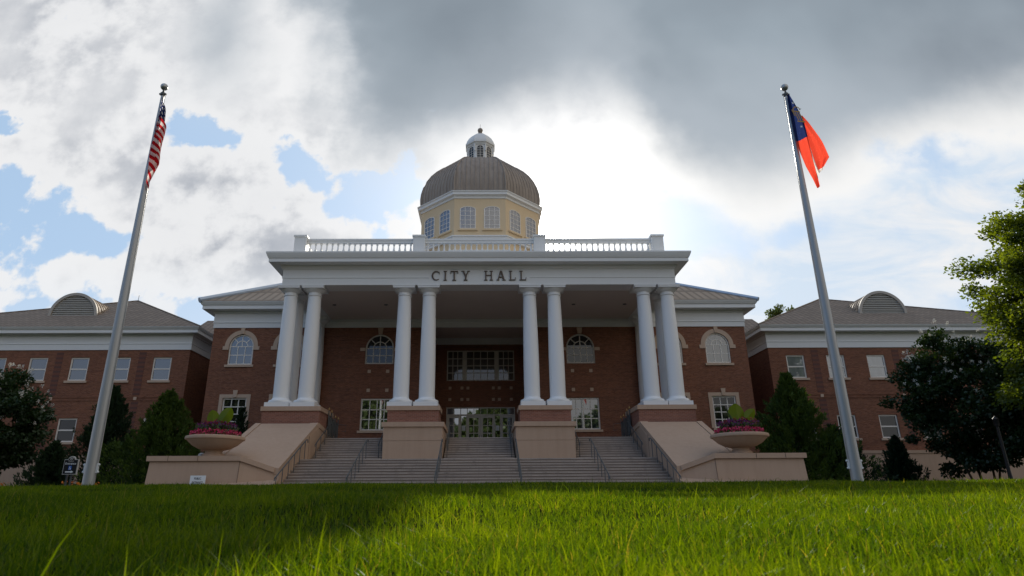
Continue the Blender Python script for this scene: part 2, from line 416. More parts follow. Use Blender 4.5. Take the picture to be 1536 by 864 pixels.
world = bpy.data.worlds.new('World'); scene.world = world; world.use_nodes = True
def build_world():
    nt = NT(world.node_tree); nt.n.clear()
    out = nt.new('ShaderNodeOutputWorld'); bg = nt.new('ShaderNodeBackground')
    K = .10
    bg.inputs['Strength'].default_value = K
    sky = nt.new('ShaderNodeTexSky', sky_type='NISHITA'); sky.sun_disc = False
    sky.sun_elevation = SUN_EL; sky.sun_rotation = SUN_AZ; sky.altitude = 100; sky.air_density = 1.0; sky.dust_density = 1.2; sky.ozone_density = 1.5
    d = nt.new('ShaderNodeTexCoord').outputs['Generated']
    x, y, z = nt.sep(d)
    yy = nt.m('MAXIMUM', y, .06)
    gx = nt.div(x, yy); gz = nt.div(z, yy)
    g = nt.xyz(gx, gz, 0.0)
    # torn cloud edges: the directions are shifted by two sizes of noise
    w1 = nt.sep(nt.noise(g, 4.0, 5, .55, out='Color')); w2 = nt.sep(nt.noise(nt.vadd(g, (3.1, 1.7, 0)), 15.0, 5, .6, out='Color'))
    hx = nt.add(gx, nt.add(nt.mul(nt.sub(w1[0], .5), .20), nt.mul(nt.sub(w2[0], .5), .055)))
    hz = nt.add(gz, nt.add(nt.mul(nt.sub(w1[1], .5), .18), nt.mul(nt.sub(w2[1], .5), .055)))
    sx_ = nt.add(gx, nt.mul(nt.sub(w1[0], .5), .22)); sz_ = nt.add(gz, nt.mul(nt.sub(w1[1], .5), .13))
    fine = nt.noise(nt.vadd(g, (2.4, .3, 0)), 17.0, 8, .58)
    puff = nt.add(nt.noise(nt.vadd(g, (.4, 2.3, 0)), 5.2, 9, .56), nt.mul(nt.sub(fine, .5), .28))
    fine_s = nt.noise(nt.vadd(g, (2.4 + .020, .3 - .014, 0)), 17.0, 8, .58)
    puff_s = nt.add(nt.noise(nt.vadd(g, (.4 + .020, 2.3 - .014, 0)), 5.2, 9, .56), nt.mul(nt.sub(fine_s, .5), .28))   # a step towards the sun, for the lit side
    broad = nt.noise(nt.vadd(g, (1.3, .2, 0)), 2.4, 4, .5)
    relief = nt.mul(nt.sub(puff, puff_s), 6.0)
    # lower edge of the heavy grey cloud: height as a function of direction
    cv = nt.new('ShaderNodeFloatCurve'); c = cv.mapping.curves[0]
    EDGE = [(-1.4, 1.45), (-.60, 1.40), (-.44, 1.02), (-.36, .90), (-.28, .78), (-.21, .60), (-.152, .565), (-.08, .62), (.054, .69), (.183, .73), (.265, .715), (.359, .61), (.428, .555), (.52, .545), (.662, .585), (.773, .634), (1.03, .715), (1.4, .80)]
    while len(c.points) > 2: c.points.remove(c.points[1])
    pts = [((ex + 1.4) / 2.8, ez / 1.5) for ex, ez in EDGE]
    c.points[0].location = pts[0]; c.points[1].location = pts[-1]
    for p in pts[1:-1]: c.points.new(*p)
    cv.mapping.update()
    nt.put(cv.inputs['Value'], nt.lin(sx_, -1.4, 1.4))
    edge = nt.mul(cv.outputs[0], 1.5)
    rise = nt.sub(sz_, edge)
    def blob(cx, cz, rx, rz, X=hx, Z=hz):
        a = nt.div(nt.sub(X, cx), rx); b = nt.div(nt.sub(Z, cz), rz)
        return nt.m('EXPONENT', nt.mul(nt.add(nt.mul(a, a), nt.mul(b, b)), -1.0))
    def blobs(lst, X=hx, Z=hz):
        t = None
        for e in lst:
            q = blob(*e, X=X, Z=Z); t = q if t is None else nt.add(t, q)
        return t
    lf = nt.sstep(gx, -.05, -.32)
    heavy = nt.sstep(nt.add(rise, nt.mul(nt.mul(lf, .55), nt.sub(puff, .5))), nt.sub(-.075, nt.mul(lf, .10)), nt.add(.10, nt.mul(lf, .16)))
    heavy = nt.m('MAXIMUM', heavy, nt.mul(blobs([(-.50, .88, .085, .12)], sx_, sz_), .75))
    # openings where the blue shows
    gap = blobs([(-.50, .655, .10, .06), (-.315, .60, .07, .05), (-.874, .66, .07, .025), (-.86, .525, .085, .085), (-.70, .42, .14, .075), (-.50, .295, .12, .035), (-.70, .305, .10, .035), (-.225, .50, .09, .075), (.83, .555, .12, .055), (.56, .445, .15, .05), (.346, .465, .12, .08), (.84, .30, .11, .025)])
    gapn = nt.add(nt.mul(gap, .82), nt.mul(nt.sub(.5, puff), 2.6))
    veil = nt.sstep(hx, .20, .45)                      # the right side is thin streaky cloud with soft edges
    open_l = nt.sstep(gapn, .44, .64); open_r = nt.mul(nt.sstep(gapn, .25, 1.0), .85)
    opening = nt.add(nt.mul(open_l, nt.sub(1.0, veil)), nt.mul(open_r, veil))
    cover = nt.m('MAXIMUM', nt.sub(1.0, opening), heavy)
    # colours are the light the clouds give, divided by the background strength
    def L(r, g_, b_): return (r / K, g_ / K, b_ / K)
    low = blobs([(-.50, .56, .20, .10), (-.42, .40, .22, .06), (-.92, .98, .36, .26), (-.72, .60, .14, .05), (-.36, .50, .10, .05)], sx_, sz_)
    tone = nt.m('ADD', nt.add(nt.lin(broad, .40, .70, -.05, .45), nt.mul(low, .50)), nt.mul(relief, .20), clamp=True)
    tone = nt.mul(tone, nt.sub(1.0, nt.mul(veil, .75)))
    tone = nt.mul(tone, nt.sub(1.0, nt.mul(nt.sstep(gapn, -.15, .30), .85)))      # thin edges of the clouds shine
    white = nt.mix(tone, L(.86, .865, .875), L(.40, .43, .485))
    hv = nt.noise(g, 2.0, 4, .45)
    grey = nt.mix(nt.lin(hv, .33, .66), L(.33, .39, .445), L(.215, .255, .30))
    grey = nt.mix(nt.mul(nt.sstep(nt.add(rise, nt.mul(nt.sub(hv, .5), .5)), .30, .0), .75), grey, L(.47, .52, .575))
    streak = nt.noise(nt.vscale(nt.vadd(g, (.2, .9, 0)), (2.2, 6.0, 1.0)), 2.0, 7, .6, dist=.6)
    thinveil = nt.mul(veil, nt.sstep(rise, .0, -.12))
    white = nt.mix(nt.mul(thinveil, nt.lin(streak, .40, .62, .95, .05)), white, L(.60, .72, .86))
    rim = nt.mul(nt.sstep(rise, -.14, -.02), nt.sstep(hx, .15, .4))
    white = nt.mix(nt.mul(rim, .8), white, L(.95, .94, .92))
    cover = nt.m('MAXIMUM', cover, nt.mul(rim, nt.sstep(puff, .40, .52)))
    cl = nt.mix(heavy, white, grey)
    blue = nt.mix(.25, L(.47, .66, .90), sky.outputs['Color'])
    front = nt.mix(cover, blue, cl)
    haze = nt.sstep(gz, .42, .26)
    front = nt.mix(nt.mul(haze, .30), front, L(.74, .82, .92))
    # the thin cloud round the sun glows
    dn = nt.new('ShaderNodeVectorMath', operation='DOT_PRODUCT'); nt.put(dn.inputs[0], d); nt.put(dn.inputs[1], tuple(GLOW))
    ang = nt.m('ARCCOSINE', nt.m('MINIMUM', dn.outputs['Value'], .999999))
    def gl(w, a):
        q = nt.div(ang, w); return nt.mul(nt.m('EXPONENT', nt.mul(nt.mul(q, q), -1.0)), a)
    def ge(w, a): return nt.mul(nt.m('EXPONENT', nt.mul(nt.div(ang, w), -1.0)), a)
    thin = nt.sub(1.0, nt.mul(heavy, .85))
    glow = nt.add(nt.add(gl(.024, 60.0 / K), gl(.062, 2.2 / K)), nt.mul(nt.add(gl(.17, .34 / K), ge(.26, .17 / K)), thin))
    gc = nt.mix(1.0, nt.xyz(glow, glow, glow), (1.0, .965, .90), 'MULTIPLY')
    front = nt.mix(1.0, front, gc, 'ADD')
    # the half of the sky behind the camera: blue to the left, bright cloud to the right
    b2 = nt.noise(d, 2.6, 6, .55)
    bc = nt.sstep(nt.add(b2, nt.mul(x, .30)), .46, .64)
    back = nt.mix(bc, L(.24, .40, .68), L(.83, .78, .72))
    back = nt.mix(nt.sstep(z, .35, -.02), back, L(.67, .64, .61))
    col = nt.mix(nt.sstep(y, .02, .22), back, front)
    col = nt.mix(nt.sstep(z, .0, -.06), col, L(.16, .17, .14))
    nt.put(bg.inputs['Color'], col)
    nt.l.new(bg.outputs[0], out.inputs[0])
build_world()
world.cycles.sampling_method = 'MANUAL'; world.cycles.sample_map_resolution = 1024

vs = scene.view_settings
vs.view_transform = 'Standard'; vs.look = 'None'; vs.gamma = 1.0; vs.exposure = 0.0; vs.use_curve_mapping = False
scene.cycles.max_bounces = 6; scene.cycles.diffuse_bounces = 3; scene.cycles.glossy_bounces = 3
scene.cycles.transmission_bounces = 3; scene.cycles.transparent_max_bounces = 4
scene.cycles.sample_clamp_indirect = 6.0; scene.cycles.caustics_reflective = False; scene.cycles.caustics_refractive = False
scene.cycles.use_denoising = True

# ------------------------------------------------------------------ ground
LOW = .22
def lawn_z(x, y):
    x = np.asarray(x, float); y = np.asarray(y, float)
    t = np.clip((y - 1.0) / 16.5, -.3, 1)
    z = .67 * (t + .10 * np.sin(np.clip(t, 0, 1) * math.pi))
    z = z + .026 * np.sin(x * .35 + 1.25 * y + 1.2) * np.clip(y / 3, 0, 1) + .016 * np.sin(x * 1.1 - y * .9 + 1.0) + .010 * np.sin(x * 2.3 + y * 2.9)
    z = z - .045 * np.exp(-((y - 4.3 - .25 * np.sin(x * .6)) / .9) ** 2) * (.6 + .4 * np.sin(x * .45 + .8)) + .03 * np.exp(-((y - 6.6) / 1.0) ** 2)
    w = np.clip((y - 19.3) / 3.0, 0, 1); w = w * w * (3 - 2 * w)
    z = z * (1 - w) + LOW * w
    far = np.clip((np.abs(x) - 45) / 30, 0, 1)
    z = z * (1 - far) + LOW * far
    fb = np.clip((-y - 20) / 20, 0, 1)
    return z * (1 - fb) + LOW * fb
def ground():
    xs = np.concatenate([[-2500, -600, -200, -90], np.arange(-60, 60.1, 1.0), [90, 200, 600, 2500]])
    ys = np.concatenate([[-2500, -500, -150, -60], np.arange(-40, 0, 2.0), np.arange(0, 26, .5), [30, 40, 60, 90, 200, 700, 2500]])
    X, Y = np.meshgrid(xs, ys); Z = lawn_z(X, Y)
    b = MB(); b.v = list(zip(X.ravel().tolist(), Y.ravel().tolist(), Z.ravel().tolist())); w = len(xs)
    b.f = [(j * w + i, j * w + i + 1, (j + 1) * w + i + 1, (j + 1) * w + i) for j in range(len(ys) - 1) for i in range(w - 1)]
    o = b.build('lawn', M['lawn'], fix=False, smooth=True); tag(o, kind='structure')
    p = MB(); p.box(-16, 16, 23.4, 28.0, LOW - .3, LOW + .012); tag(p.build('path', M['paving']), kind='structure')
ground()

def grass():
    Vs, C = [], []
    def v0(x, y, n, patch):
        pat2 = .5 + .5 * np.sin(x * 3.1 + 1.7 * np.sin(y * 2.3)) * np.sin(y * 3.7 + 1.3 * np.sin(x * 1.9))
        return np.clip(.38 * patch * pat2 + .16 * RNG.random(n) + .60 * RNG.random(n) ** 2.4, 0, 1)
    def area(y0, y1, dens, hm, wd, segs, tall=0.0):
        n = int(dens * ((y1 ** 2 - y0 ** 2) * .98 + 2.4 * (y1 - y0)))
        y = np.sqrt(RNG.uniform(y0 * y0, y1 * y1, n)); x = RNG.uniform(-1, 1, n) * (.98 * y + 1.2) + .25
        # tufts: pull part of the blades together
        k = RNG.random(n) < .55
        tx = np.round(x / .09 + RNG.normal(0, .2, n)) * .09; ty = np.round(y / .09 + RNG.normal(0, .2, n)) * .09
        x = np.where(k, tx + RNG.normal(0, .018, n), x); y = np.where(k, ty + RNG.normal(0, .018, n), y)
        z = lawn_z(x, y) - .004
        patch = .5 + .5 * np.sin(x * 1.7 + np.sin(y * 1.3) * 2) * np.sin(y * 1.1 + x * .6)
        pt = .5 + .5 * np.sin(x * 3.1 + 1.7 * np.sin(y * 2.3)) * np.sin(y * 3.7 + 1.3 * np.sin(x * 1.9))
        h = hm * (.34 + .70 * RNG.random(n) + .25 * patch + .30 * pt)
        if tall:
            q = RNG.random(n) < tall; h = np.where(q, h * RNG.uniform(1.3, 2.3, n), h)
        az = RNG.uniform(0, 2 * math.pi, n); lean = RNG.uniform(.05, 1.0, n) ** 1.3 * h
        dx, dy = np.cos(az) * lean, np.sin(az) * lean
        fa = RNG.uniform(0, math.pi, n); wx, wy = np.cos(fa), np.sin(fa)
        w = wd * RNG.uniform(.7, 1.3, n)
        v = np.where(RNG.random(n) < .022, 1.0, np.minimum(v0(x, y, n, patch), .94))
        ts = np.linspace(0, 1, segs + 1)
        Lf, Rt = [], []
        for t in ts:
            cw = w * (1 - t ** 1.6) * .5 + .00015
            px, py = x + dx * t * t, y + dy * t * t; pz = z + h * t * (1 - .22 * t * (lean / h))
            Lf.append(np.stack([px - wx * cw, py - wy * cw, pz], 1)); Rt.append(np.stack([px + wx * cw, py + wy * cw, pz], 1))
        for s in range(segs):
            Vs.append(np.stack([Lf[s], Rt[s], Rt[s + 1], Lf[s + 1]], 1)); C.append(v)
    area(.9, 3.6, 1000, .085, .0062, 4, .06)
    area(.9, 3.6, 2300, .066, .0048, 3, .03)
    area(3.6, 7.5, 1700, .068, .0062, 2, .05)
    area(7.5, 12.5, 750, .066, .0090, 2, .05)
    area(12.5, 19.8, 400, .060, .015, 2, .03)
    V = np.concatenate(Vs); c = np.concatenate(C)
    tag(quads_np('grass', V, c, M['grass']), 'short green lawn grass', 'grass', kind='stuff')
grass()

# ------------------------------------------------------------------ city hall
BASE = .22
hall = empty('city_hall', (0, 45, BASE), 'red brick city hall with white columned portico and pale dome between two low wings', 'city hall')
YW = 43.1           # front wall
YC = 48.2           # wall of the recessed centre bay
XW = 18.88

def arc(cx, cz, r, a0, a1, n):
    return [(cx + r * math.cos(a0 + (a1 - a0) * k / n), cz + r * math.sin(a0 + (a1 - a0) * k / n)) for k in range(n + 1)]

def wall_front(b, x0, x1, z0, z1, y, holes, depth=.22):
    """wall sheet facing -Y with openings (xa, xb, za, zb, arched) and their reveals"""
    xs = sorted({x0, x1} | {h[0] for h in holes} | {h[1] for h in holes})
    zs = sorted({z0, z1} | {h[2] for h in holes} | {h[3] for h in holes})
    for i in range(len(xs) - 1):
        for j in range(len(zs) - 1):
            cx, cz = (xs[i] + xs[i + 1]) / 2, (zs[j] + zs[j + 1]) / 2
            if any(h[0] < cx < h[1] and h[2] < cz < h[3] for h in holes): continue
            b.face((xs[i], y, zs[j]), (xs[i + 1], y, zs[j]), (xs[i + 1], y, zs[j + 1]), (xs[i], y, zs[j + 1]))
    for xa, xb, za, zb, ar in holes:
        if not ar:
            o = [(xa, za), (xb, za), (xb, zb), (xa, zb)]
        else:
            r = (xb - xa) / 2; cx = (xa + xb) / 2; sp = zb - r
            a = arc(cx, sp, r, 0, math.pi, 16)
            o = [(xa, za), (xb, za)] + a
            for k in range(8):
                b.face((a[k][0], y, a[k][1]), (xb, y, zb), (a[k + 1][0], y, a[k + 1][1]))
                q = 16 - k
                b.face((a[q][0], y, a[q][1]), (a[q - 1][0], y, a[q - 1][1]), (xa, y, zb))
            b.face((xb, y, sp), (xb, y, zb), (a[0][0], y, a[0][1]))
        n = len(o)
        for k in range(n):
            p, q = o[k], o[(k + 1) % n]
            if abs(p[0] - q[0]) + abs(p[1] - q[1]) < 1e-6: continue
            b.face((p[0], y, p[1]), (q[0], y, q[1]), (q[0], y + depth, q[1]), (p[0], y + depth, p[1]))

ARCH_O = (16.8, 13.42)      # arched windows of the outer bays
outer_arch = [(sx * c - .86, sx * c + .86, 9.32, 11.50) for c in ARCH_O for sx in (-1, 1)]
outer_low = [(sx * c - .82, sx * c + .82, 4.85, 7.02) for c in ARCH_O for sx in (-1, 1)]
porch_arch = [(sx * 7.07 - 1.0, sx * 7.07 + 1.0, 9.34, 11.47) for sx in (-1, 1)]
porch_low = [(sx * 7.07 - 1.1, sx * 7.07 + 1.1, 4.78, 6.94) for sx in (-1, 1)]
XR = 3.95
ctr = [(-2.63, 2.63, 9.06, 11.46)]
FLOOR = 3.67
doorhole = [(-2.62, 2.62, FLOOR, 7.03)]

b = MB()
L_h = lambda hs, sgn: [h for h in hs if (h[0] + h[1]) * sgn > 0]
for sg in (-1, 1):
    x0, x1 = (-XW, -XR) if sg < 0 else (XR, XW)
    hs = [h + (True,) for h in L_h(outer_arch + porch_arch, sg)] + [h + (False,) for h in L_h(outer_low + porch_low, sg)]
    wall_front(b, x0, x1, BASE, 12.30, YW, hs)
    b.face((sg * XR, YW, BASE), (sg * XR, YC, BASE), (sg * XR, YC, 12.6), (sg * XR, YW, 12.6))
    b.face((sg * XW, YW, BASE), (sg * XW, 69, BASE), (sg * XW, 69, 12.3), (sg * XW, YW, 12.3))
wall_front(b, -XR, XR, BASE, 12.6, YC, [h + (False,) for h in ctr + doorhole])
b.face((-XW, 69, BASE), (XW, 69, BASE), (XW, 69, 12.3), (-XW, 69, 12.3))
b.build('main_wall', M['brick'], hall)

# main cornice: frieze, corona and gutter round the block
prof = [(-.05, 11.97), (.06, 11.97), (.06, 12.31), (.10, 12.33), (.10, 12.39), (.07, 12.41), (.07, 13.0), (.14, 13.04), (.14, 13.16), (.72, 13.18), (.72, 13.44), (.78, 13.46), (.90, 13.66), (.90, 13.70), (-.05, 13.72)]
path = [((-XW, 69), (-1, 0)), ((-XW, YW), (-1, -1)), ((XW, YW), (1, -1)), ((XW, 69), (1, 0))]
b = MB(); b.sweep(prof, path); b.build('main_cornice', M['white'], hall)

# main roof: hipped up to a deck under the drum
S = .60; E = .92; zt = 13.705 + S * 8
x0, x1, y0, y1 = -XW - E, XW + E, YW - E, 69 + E
q = [(x0, y0, 13.705), (x1, y0, 13.705), (x1, y1, 13.705), (x0, y1, 13.705)]
t = [(x0 + 8, y0 + 8, zt), (x1 - 8, y0 + 8, zt), (x1 - 8, y1 - 8, zt), (x0 + 8, y1 - 8, zt)]
b = MB()
for k in range(4): b.face(q[k], q[(k + 1) % 4], t[(k + 1) % 4], t[k])
b.face(*t); b.face(*reversed(q))
b.build('main_roof', M['roof_main'], hall)
for k in range(4):
    b = MB(); b.tube([Vector(q[k]) + Vector((0, 0, .03)), Vector(t[k]) + Vector((0, 0, .03))], .16, 6); b.build('hip_flashing', M['flashing'], hall)
hf = bpy.data.objects['hip_flashing']; b = MB(); b.tube([Vector(q[0]) + Vector((0, 0, .06)), Vector(t[0]) + Vector((0, 0, .06))], .20, 8); hf.data = (lambda o: (o.data, bpy.data.objects.remove(o))[0])(b.build('hip_flashing', M['flashing'], hall))

# ---- windows
def window(kind, w, h, material, frame_m, x, y, z, cols, rows, arched=False, surround=None, sill=True, sash=False, key=False, impost=False, name='window', bar=.06):
    """origin at the middle of the sill line, on the wall face; the frame sits in the reveal"""
    o = (x, y, z)
    f = MB(); yf0, yf1 = y + .07, y + .15; t = .10
    x0, x1 = x - w / 2, x + w / 2
    if not arched:
        f.box(x0, x0 + t, yf0, yf1, z, z + h); f.box(x1 - t, x1, yf0, yf1, z, z + h)
        f.box(x0 + t, x1 - t, yf0, yf1, z, z + t); f.box(x0 + t, x1 - t, yf0, yf1, z + h - t, z + h)
        top = z + h - t
        for c in range(1, cols):
            cx = x0 + t + (w - 2 * t) * c / cols
            f.box(cx - bar / 2, cx + bar / 2, yf0 + .022, yf1, z + t, top)
        for r_ in range(1, rows):
            cz = z + t + (h - 2 * t) * r_ / rows; bb = bar * (1.9 if sash else 1)
            f.box(x0 + t, x1 - t, yf0 + (.01 if sash else .03), yf1 - .003, cz - bb / 2, cz + bb / 2)
        g = MB(); g.face((x0 + .01, yf0 + .05, z + .01), (x1 - .01, yf0 + .05, z + .01), (x1 - .01, yf0 + .05, z + h - .01), (x0 + .01, yf0 + .05, z + h - .01))
    else:
        r0 = w / 2; sp = z + h - r0
        f.box(x0, x0 + t, yf0, yf1, z, sp); f.box(x1 - t, x1, yf0, yf1, z, sp); f.box(x0 + t, x1 - t, yf0, yf1, z, z + t)
        A, B = arc(x, sp, r0, 0, math.pi, 20), arc(x, sp, r0 - t, 0, math.pi, 20)
        for k in range(20): f.prism_y([A[k], A[k + 1], B[k + 1], B[k]], yf0, yf1)
        for c in range(1, cols):
            cx = x0 + t + (w - 2 * t) * c / cols
            f.box(cx - bar / 2, cx + bar / 2, yf0 + .022, yf1, z + t, sp)
        for r_ in range(1, rows + 1):
            cz = z + t + (sp - z - t) * r_ / rows
            f.box(x0 + t, x1 - t, yf0 + .03, yf1 - .003, cz - bar / 2, cz + bar / 2)
        ri = r0 * .47
        A, B = arc(x, sp, ri + bar / 2, 0, math.pi, 14), arc(x, sp, ri - bar / 2, 0, math.pi, 14)
        for k in range(14): f.prism_y([A[k], A[k + 1], B[k + 1], B[k]], yf0 + .025, yf1 - .004)
        for a in (R(45), R(90), R(135)):
            r1 = 0.0 if abs(a - R(90)) < .01 else ri
            p, q_ = (x + r1 * math.cos(a), sp + r1 * math.sin(a)), (x + (r0 - t) * math.cos(a), sp + (r0 - t) * math.sin(a))
            nx, nz = -math.sin(a) * bar / 2, math.cos(a) * bar / 2
            f.prism_y([(p[0] - nx, p[1] - nz), (q_[0] - nx, q_[1] - nz), (q_[0] + nx, q_[1] + nz), (p[0] + nx, p[1] + nz)], yf0 + .028, yf1 - .006)
        g = MB(); pts = [(x0 + .01, z + .01), (x1 - .01, z + .01)] + arc(x, sp, r0 - .01, 0, math.pi, 20)
        g.face(*[(px, yf0 + .05, pz) for px, pz in pts])
    win = f.build(name, frame_m, hall, o)
    g.build('pane', material, win, o, fix=False)
    if sill:
        s = MB(); s.box(x0 - .14, x1 + .14, y - .09, y + .10, z - .16, z - .002); s.build('sill', M['trim'], win, o)
    if surround:
        s = MB(); sw = surround; ys, ye = y - .035, y + .06
        if arched:
            r0 = w / 2; sp = z + h - r0
            A, B = arc(x, sp, r0 + sw, 0, math.pi, 20), arc(x, sp, r0 + .003, 0, math.pi, 20)
            for k in range(20): s.prism_y([A[k], A[k + 1], B[k + 1], B[k]], ys, ye)
            for sg in (-1, 1):
                a, c = sorted((x + sg * (r0 + .003), x + sg * (r0 + sw + .12)))
                s.box(a, c, ys - .02, ye, sp - .26, sp - .002)
            s.prism_y([(x - .10, z + h + .02), (x + .10, z + h + .02), (x + .14, z + h + sw + .17), (x - .14, z + h + sw + .17)], ys - .05, ye)
        else:
            s.box(x0 - sw, x0 - .002, ys, ye, z - .16 + .162, z + h + sw); s.box(x1 + .002, x1 + sw, ys, ye, z + .002, z + h + sw)
            s.box(x0 - .002, x1 + .002, ys, ye, z + h + .002, z + h + sw)
            s.prism_y([(x - .10, z + h + .03), (x + .10, z + h + .03), (x + .16, z + h + sw + .28), (x - .16, z + h + sw + .28)], ys - .05, ye)
        s.build('surround', M['trim'], win, o)
    if key:
        s = MB(); s.prism_y([(x - .13, z + h + .02), (x + .13, z + h + .02), (x + .19, z + h + .46), (x - .19, z + h + .46)], y - .06, y + .04)
        s.build('keystone', M['trim'], win, o)
    if impost:
        sp = z + h - w / 2
        for sg in (-1, 1):
            a, c = sorted((x + sg * (w / 2 + .003), x + sg * (w / 2 + .36)))
            s = MB(); s.box(a, c, y - .04, y + .05, sp - .20, sp + .02); s.build('impost', M['trim'], win, o)
    return win

def repeat(win, places):
    for p in places: copy_tree(win, p, hall)
w = window('a', 1.72, 2.18, M['glass'], M['frame'], 16.8, YW, 9.32, 3, 2, arched=True, surround=.30)
repeat(w, [(-16.8, YW, 9.32), (13.42, YW, 9.32), (-13.42, YW, 9.32)])
w = window('b', 1.64, 2.17, M['glass_dark'], M['frame'], 16.8, YW, 4.85, 3, 4, surround=.24)
repeat(w, [(-16.8, YW, 4.85), (13.42, YW, 4.85), (-13.42, YW, 4.85)])
w = window('c', 2.0, 2.13, M['glass_dark'], M['door_frame'], 7.07, YW, 9.34, 4, 2, arched=True, sill=False, key=True, impost=True, bar=.06)
repeat(w, [(-7.07, YW, 9.34)])
w = window('d', 2.2, 2.16, M['glass'], M['frame'], 7.07, YW, 4.78, 4, 3, bar=.06)
w2 = window('d', 2.2, 2.16, M['glass_door'], M['frame'], -7.07, YW, 4.78, 4, 3, bar=.06)
# triple window over the doors
f = MB(); y = YC + .06
f.box(-2.63, 2.63, y, y + .14, 9.06, 9.14); f.box(-2.63, 2.63, y, y + .14, 11.38, 11.46)
for sg in (-1, 1):
    a, c = sorted((sg * 1.08, sg * 1.42)); f.box(a, c, y + .002, y + .138, 9.14, 11.38)
    a, c = sorted((sg * 2.55, sg * 2.63)); f.box(a, c, y + .002, y + .138, 9.14, 11.38)
tri = f.build('triple_window', M['door_frame'], hall, (0, YC, 9.06))
for xa, xb, cols in ((-2.55, -1.42, 3), (-1.08, 1.08, 4), (1.42, 2.55, 3)):
    f = MB()
    for c in range(1, cols):
        cx = xa + (xb - xa) * c / cols; f.box(cx - .028, cx + .028, y + .03, y + .10, 9.14, 11.38)
    for r_ in range(1, 4):
        cz = 9.14 + 2.24 * r_ / 4; f.box(xa, xb, y + .034, y + .098, cz - .028, cz + .028)
    f.build('glazing_bar', M['door_frame'], tri, (0, YC, 9.06))
    g = MB(); g.face((xa, y + .07, 9.14), (xb, y + .07, 9.14), (xb, y + .07, 11.38), (xa, y + .07, 11.38)); g.build('pane', M['glass_tan'], tri, (0, YC, 9.06), fix=False)

# ---- entrance doors
def pane(xa, xb, za, zb, yy, parent, org, m_=None):
    g = MB(); g.face((xa, yy, za), (xb, yy, za), (xb, yy, zb), (xa, yy, zb)); return g.build('pane', m_ or M['glass_door'], parent, org, fix=False)
y = YC + .05
f = MB(); f.box(-2.62, 2.62, y, y + .16, 6.95, 7.03); f.box(-2.62, 2.62, y, y + .16, 6.40, 6.50)
f.box(-2.62, -2.55, y, y + .16, FLOOR, 6.40); f.box(2.55, 2.62, y, y + .16, FLOOR, 6.40)
f.box(-2.62, -2.55, y, y + .16, 6.50, 6.95); f.box(2.55, 2.62, y, y + .16, 6.50, 6.95)
for c in range(1, 10):
    cx = -2.55 + 5.1 * c / 10; f.box(cx - .025, cx + .025, y + .02, y + .15, 6.50, 6.95)
fr = f.build('transom_window', M['door_frame'], hall, (0, YC, FLOOR))
pane(-2.55, 2.55, 6.50, 6.95, y + .09, fr, (0, YC, FLOOR))
def leaf(x0, x1, hand):
    o = ((x0 + x1) / 2, YC, FLOOR); f = MB(); t = .17; zt_ = 6.395
    f.box(x0, x0 + t, y + .02, y + .13, FLOOR, zt_); f.box(x1 - t, x1, y + .02, y + .13, FLOOR, zt_)
    f.box(x0 + t, x1 - t, y + .02, y + .13, FLOOR, FLOOR + .28); f.box(x0 + t, x1 - t, y + .02, y + .13, zt_ - .16, zt_)
    cx = (x0 + x1) / 2; f.box(cx - .03, cx + .03, y + .035, y + .12, FLOOR + .28, zt_ - .16)
    for k in (1, 2, 3):
        cz = FLOOR + .28 + (zt_ - .44 - FLOOR) * k / 4; f.box(x0 + t, x1 - t, y + .037, y + .118, cz - .03, cz + .03)
    d = f.build('door', M['door_frame'], hall, o)
    pane(x0 + t, x1 - t, FLOOR + .28, zt_ - .16, y + .08, d, o)
    h_ = MB(); hx = x1 - .09 if hand > 0 else x0 + .09
    h_.box(hx - .02, hx + .02, y - .06, y - .02, FLOOR + .95, FLOOR + 1.3); h_.box(hx - .015, hx + .015, y - .02, y + .02, FLOOR + 1.0, FLOOR + 1.03); h_.box(hx - .015, hx + .015, y - .02, y + .02, FLOOR + 1.2, FLOOR + 1.23)
    h_.build('handle', M['iron'], d, o)
    h_ = MB(); h_.box(x0 + .1, x1 - .1, y - .03, y + .02, FLOOR + 1.02, FLOOR + 1.07); h_.build('push_bar', M['iron'], d, o)
leaf(-2.55, -1.52, -1); leaf(-1.05, -.004, 1); leaf(.004, 1.05, -1); leaf(1.52, 2.55, 1)
for x0, x1 in ((-1.515, -1.055), (1.055, 1.515)):
    o = ((x0 + x1) / 2, YC, FLOOR); f = MB()
    f.box(x0, x0 + .05, y + .01, y + .14, FLOOR, 6.398); f.box(x1 - .05, x1, y + .01, y + .14, FLOOR, 6.398); f.box(x0 + .05, x1 - .05, y + .01, y + .14, FLOOR, FLOOR + .2)
    s = f.build('sidelight', M['door_frame'], hall, o)
    pane(x0 + .05, x1 - .05, FLOOR + .2, 6.398, y + .08, s, o)
    n = MB(); n.box(x0 + .08, x1 - .10, y + .055, y + .07, 5.28, 5.66); n.build('notice', M['sign_white'], s, o)

# recess and porch ceilings, frieze on the recess wall
b = MB(); b.box(-XR, XR, YC - .07, YC - .002, 11.93, 12.46); b.build('recess_frieze', M['white'], hall)
b = MB(); b.box(-XR + .003, XR - .003, YW + .1, YC, 12.47, 12.60); b.build('recess_ceiling', M['ceiling'], hall)
b = MB(); b.box(-11.2, 11.2, 36.5, YW - .09, 12.56, 12.66); b.build('porch_ceiling', M['ceiling'], hall)
# stone squares set in the brick
sq = MB(); sq.box(-.11, .11, -.03, .03, -.11, .11)
def square(x, y, z):
    s = MB(); s.v = [(vx + x, vy + y, vz + z) for vx, vy, vz in sq.v]; s.f = list(sq.f); return s.build('stone_square', M['trim'], hall, (x, y, z))
for x in (-7.72, -6.44, 6.44, 7.72):
    for z in (8.82, 7.50): square(x, YW, z)
for x in (-2.36, -1.44, -.98, .98, 1.44, 2.36):
    for z in (8.50, 7.62): square(x, YC, z)

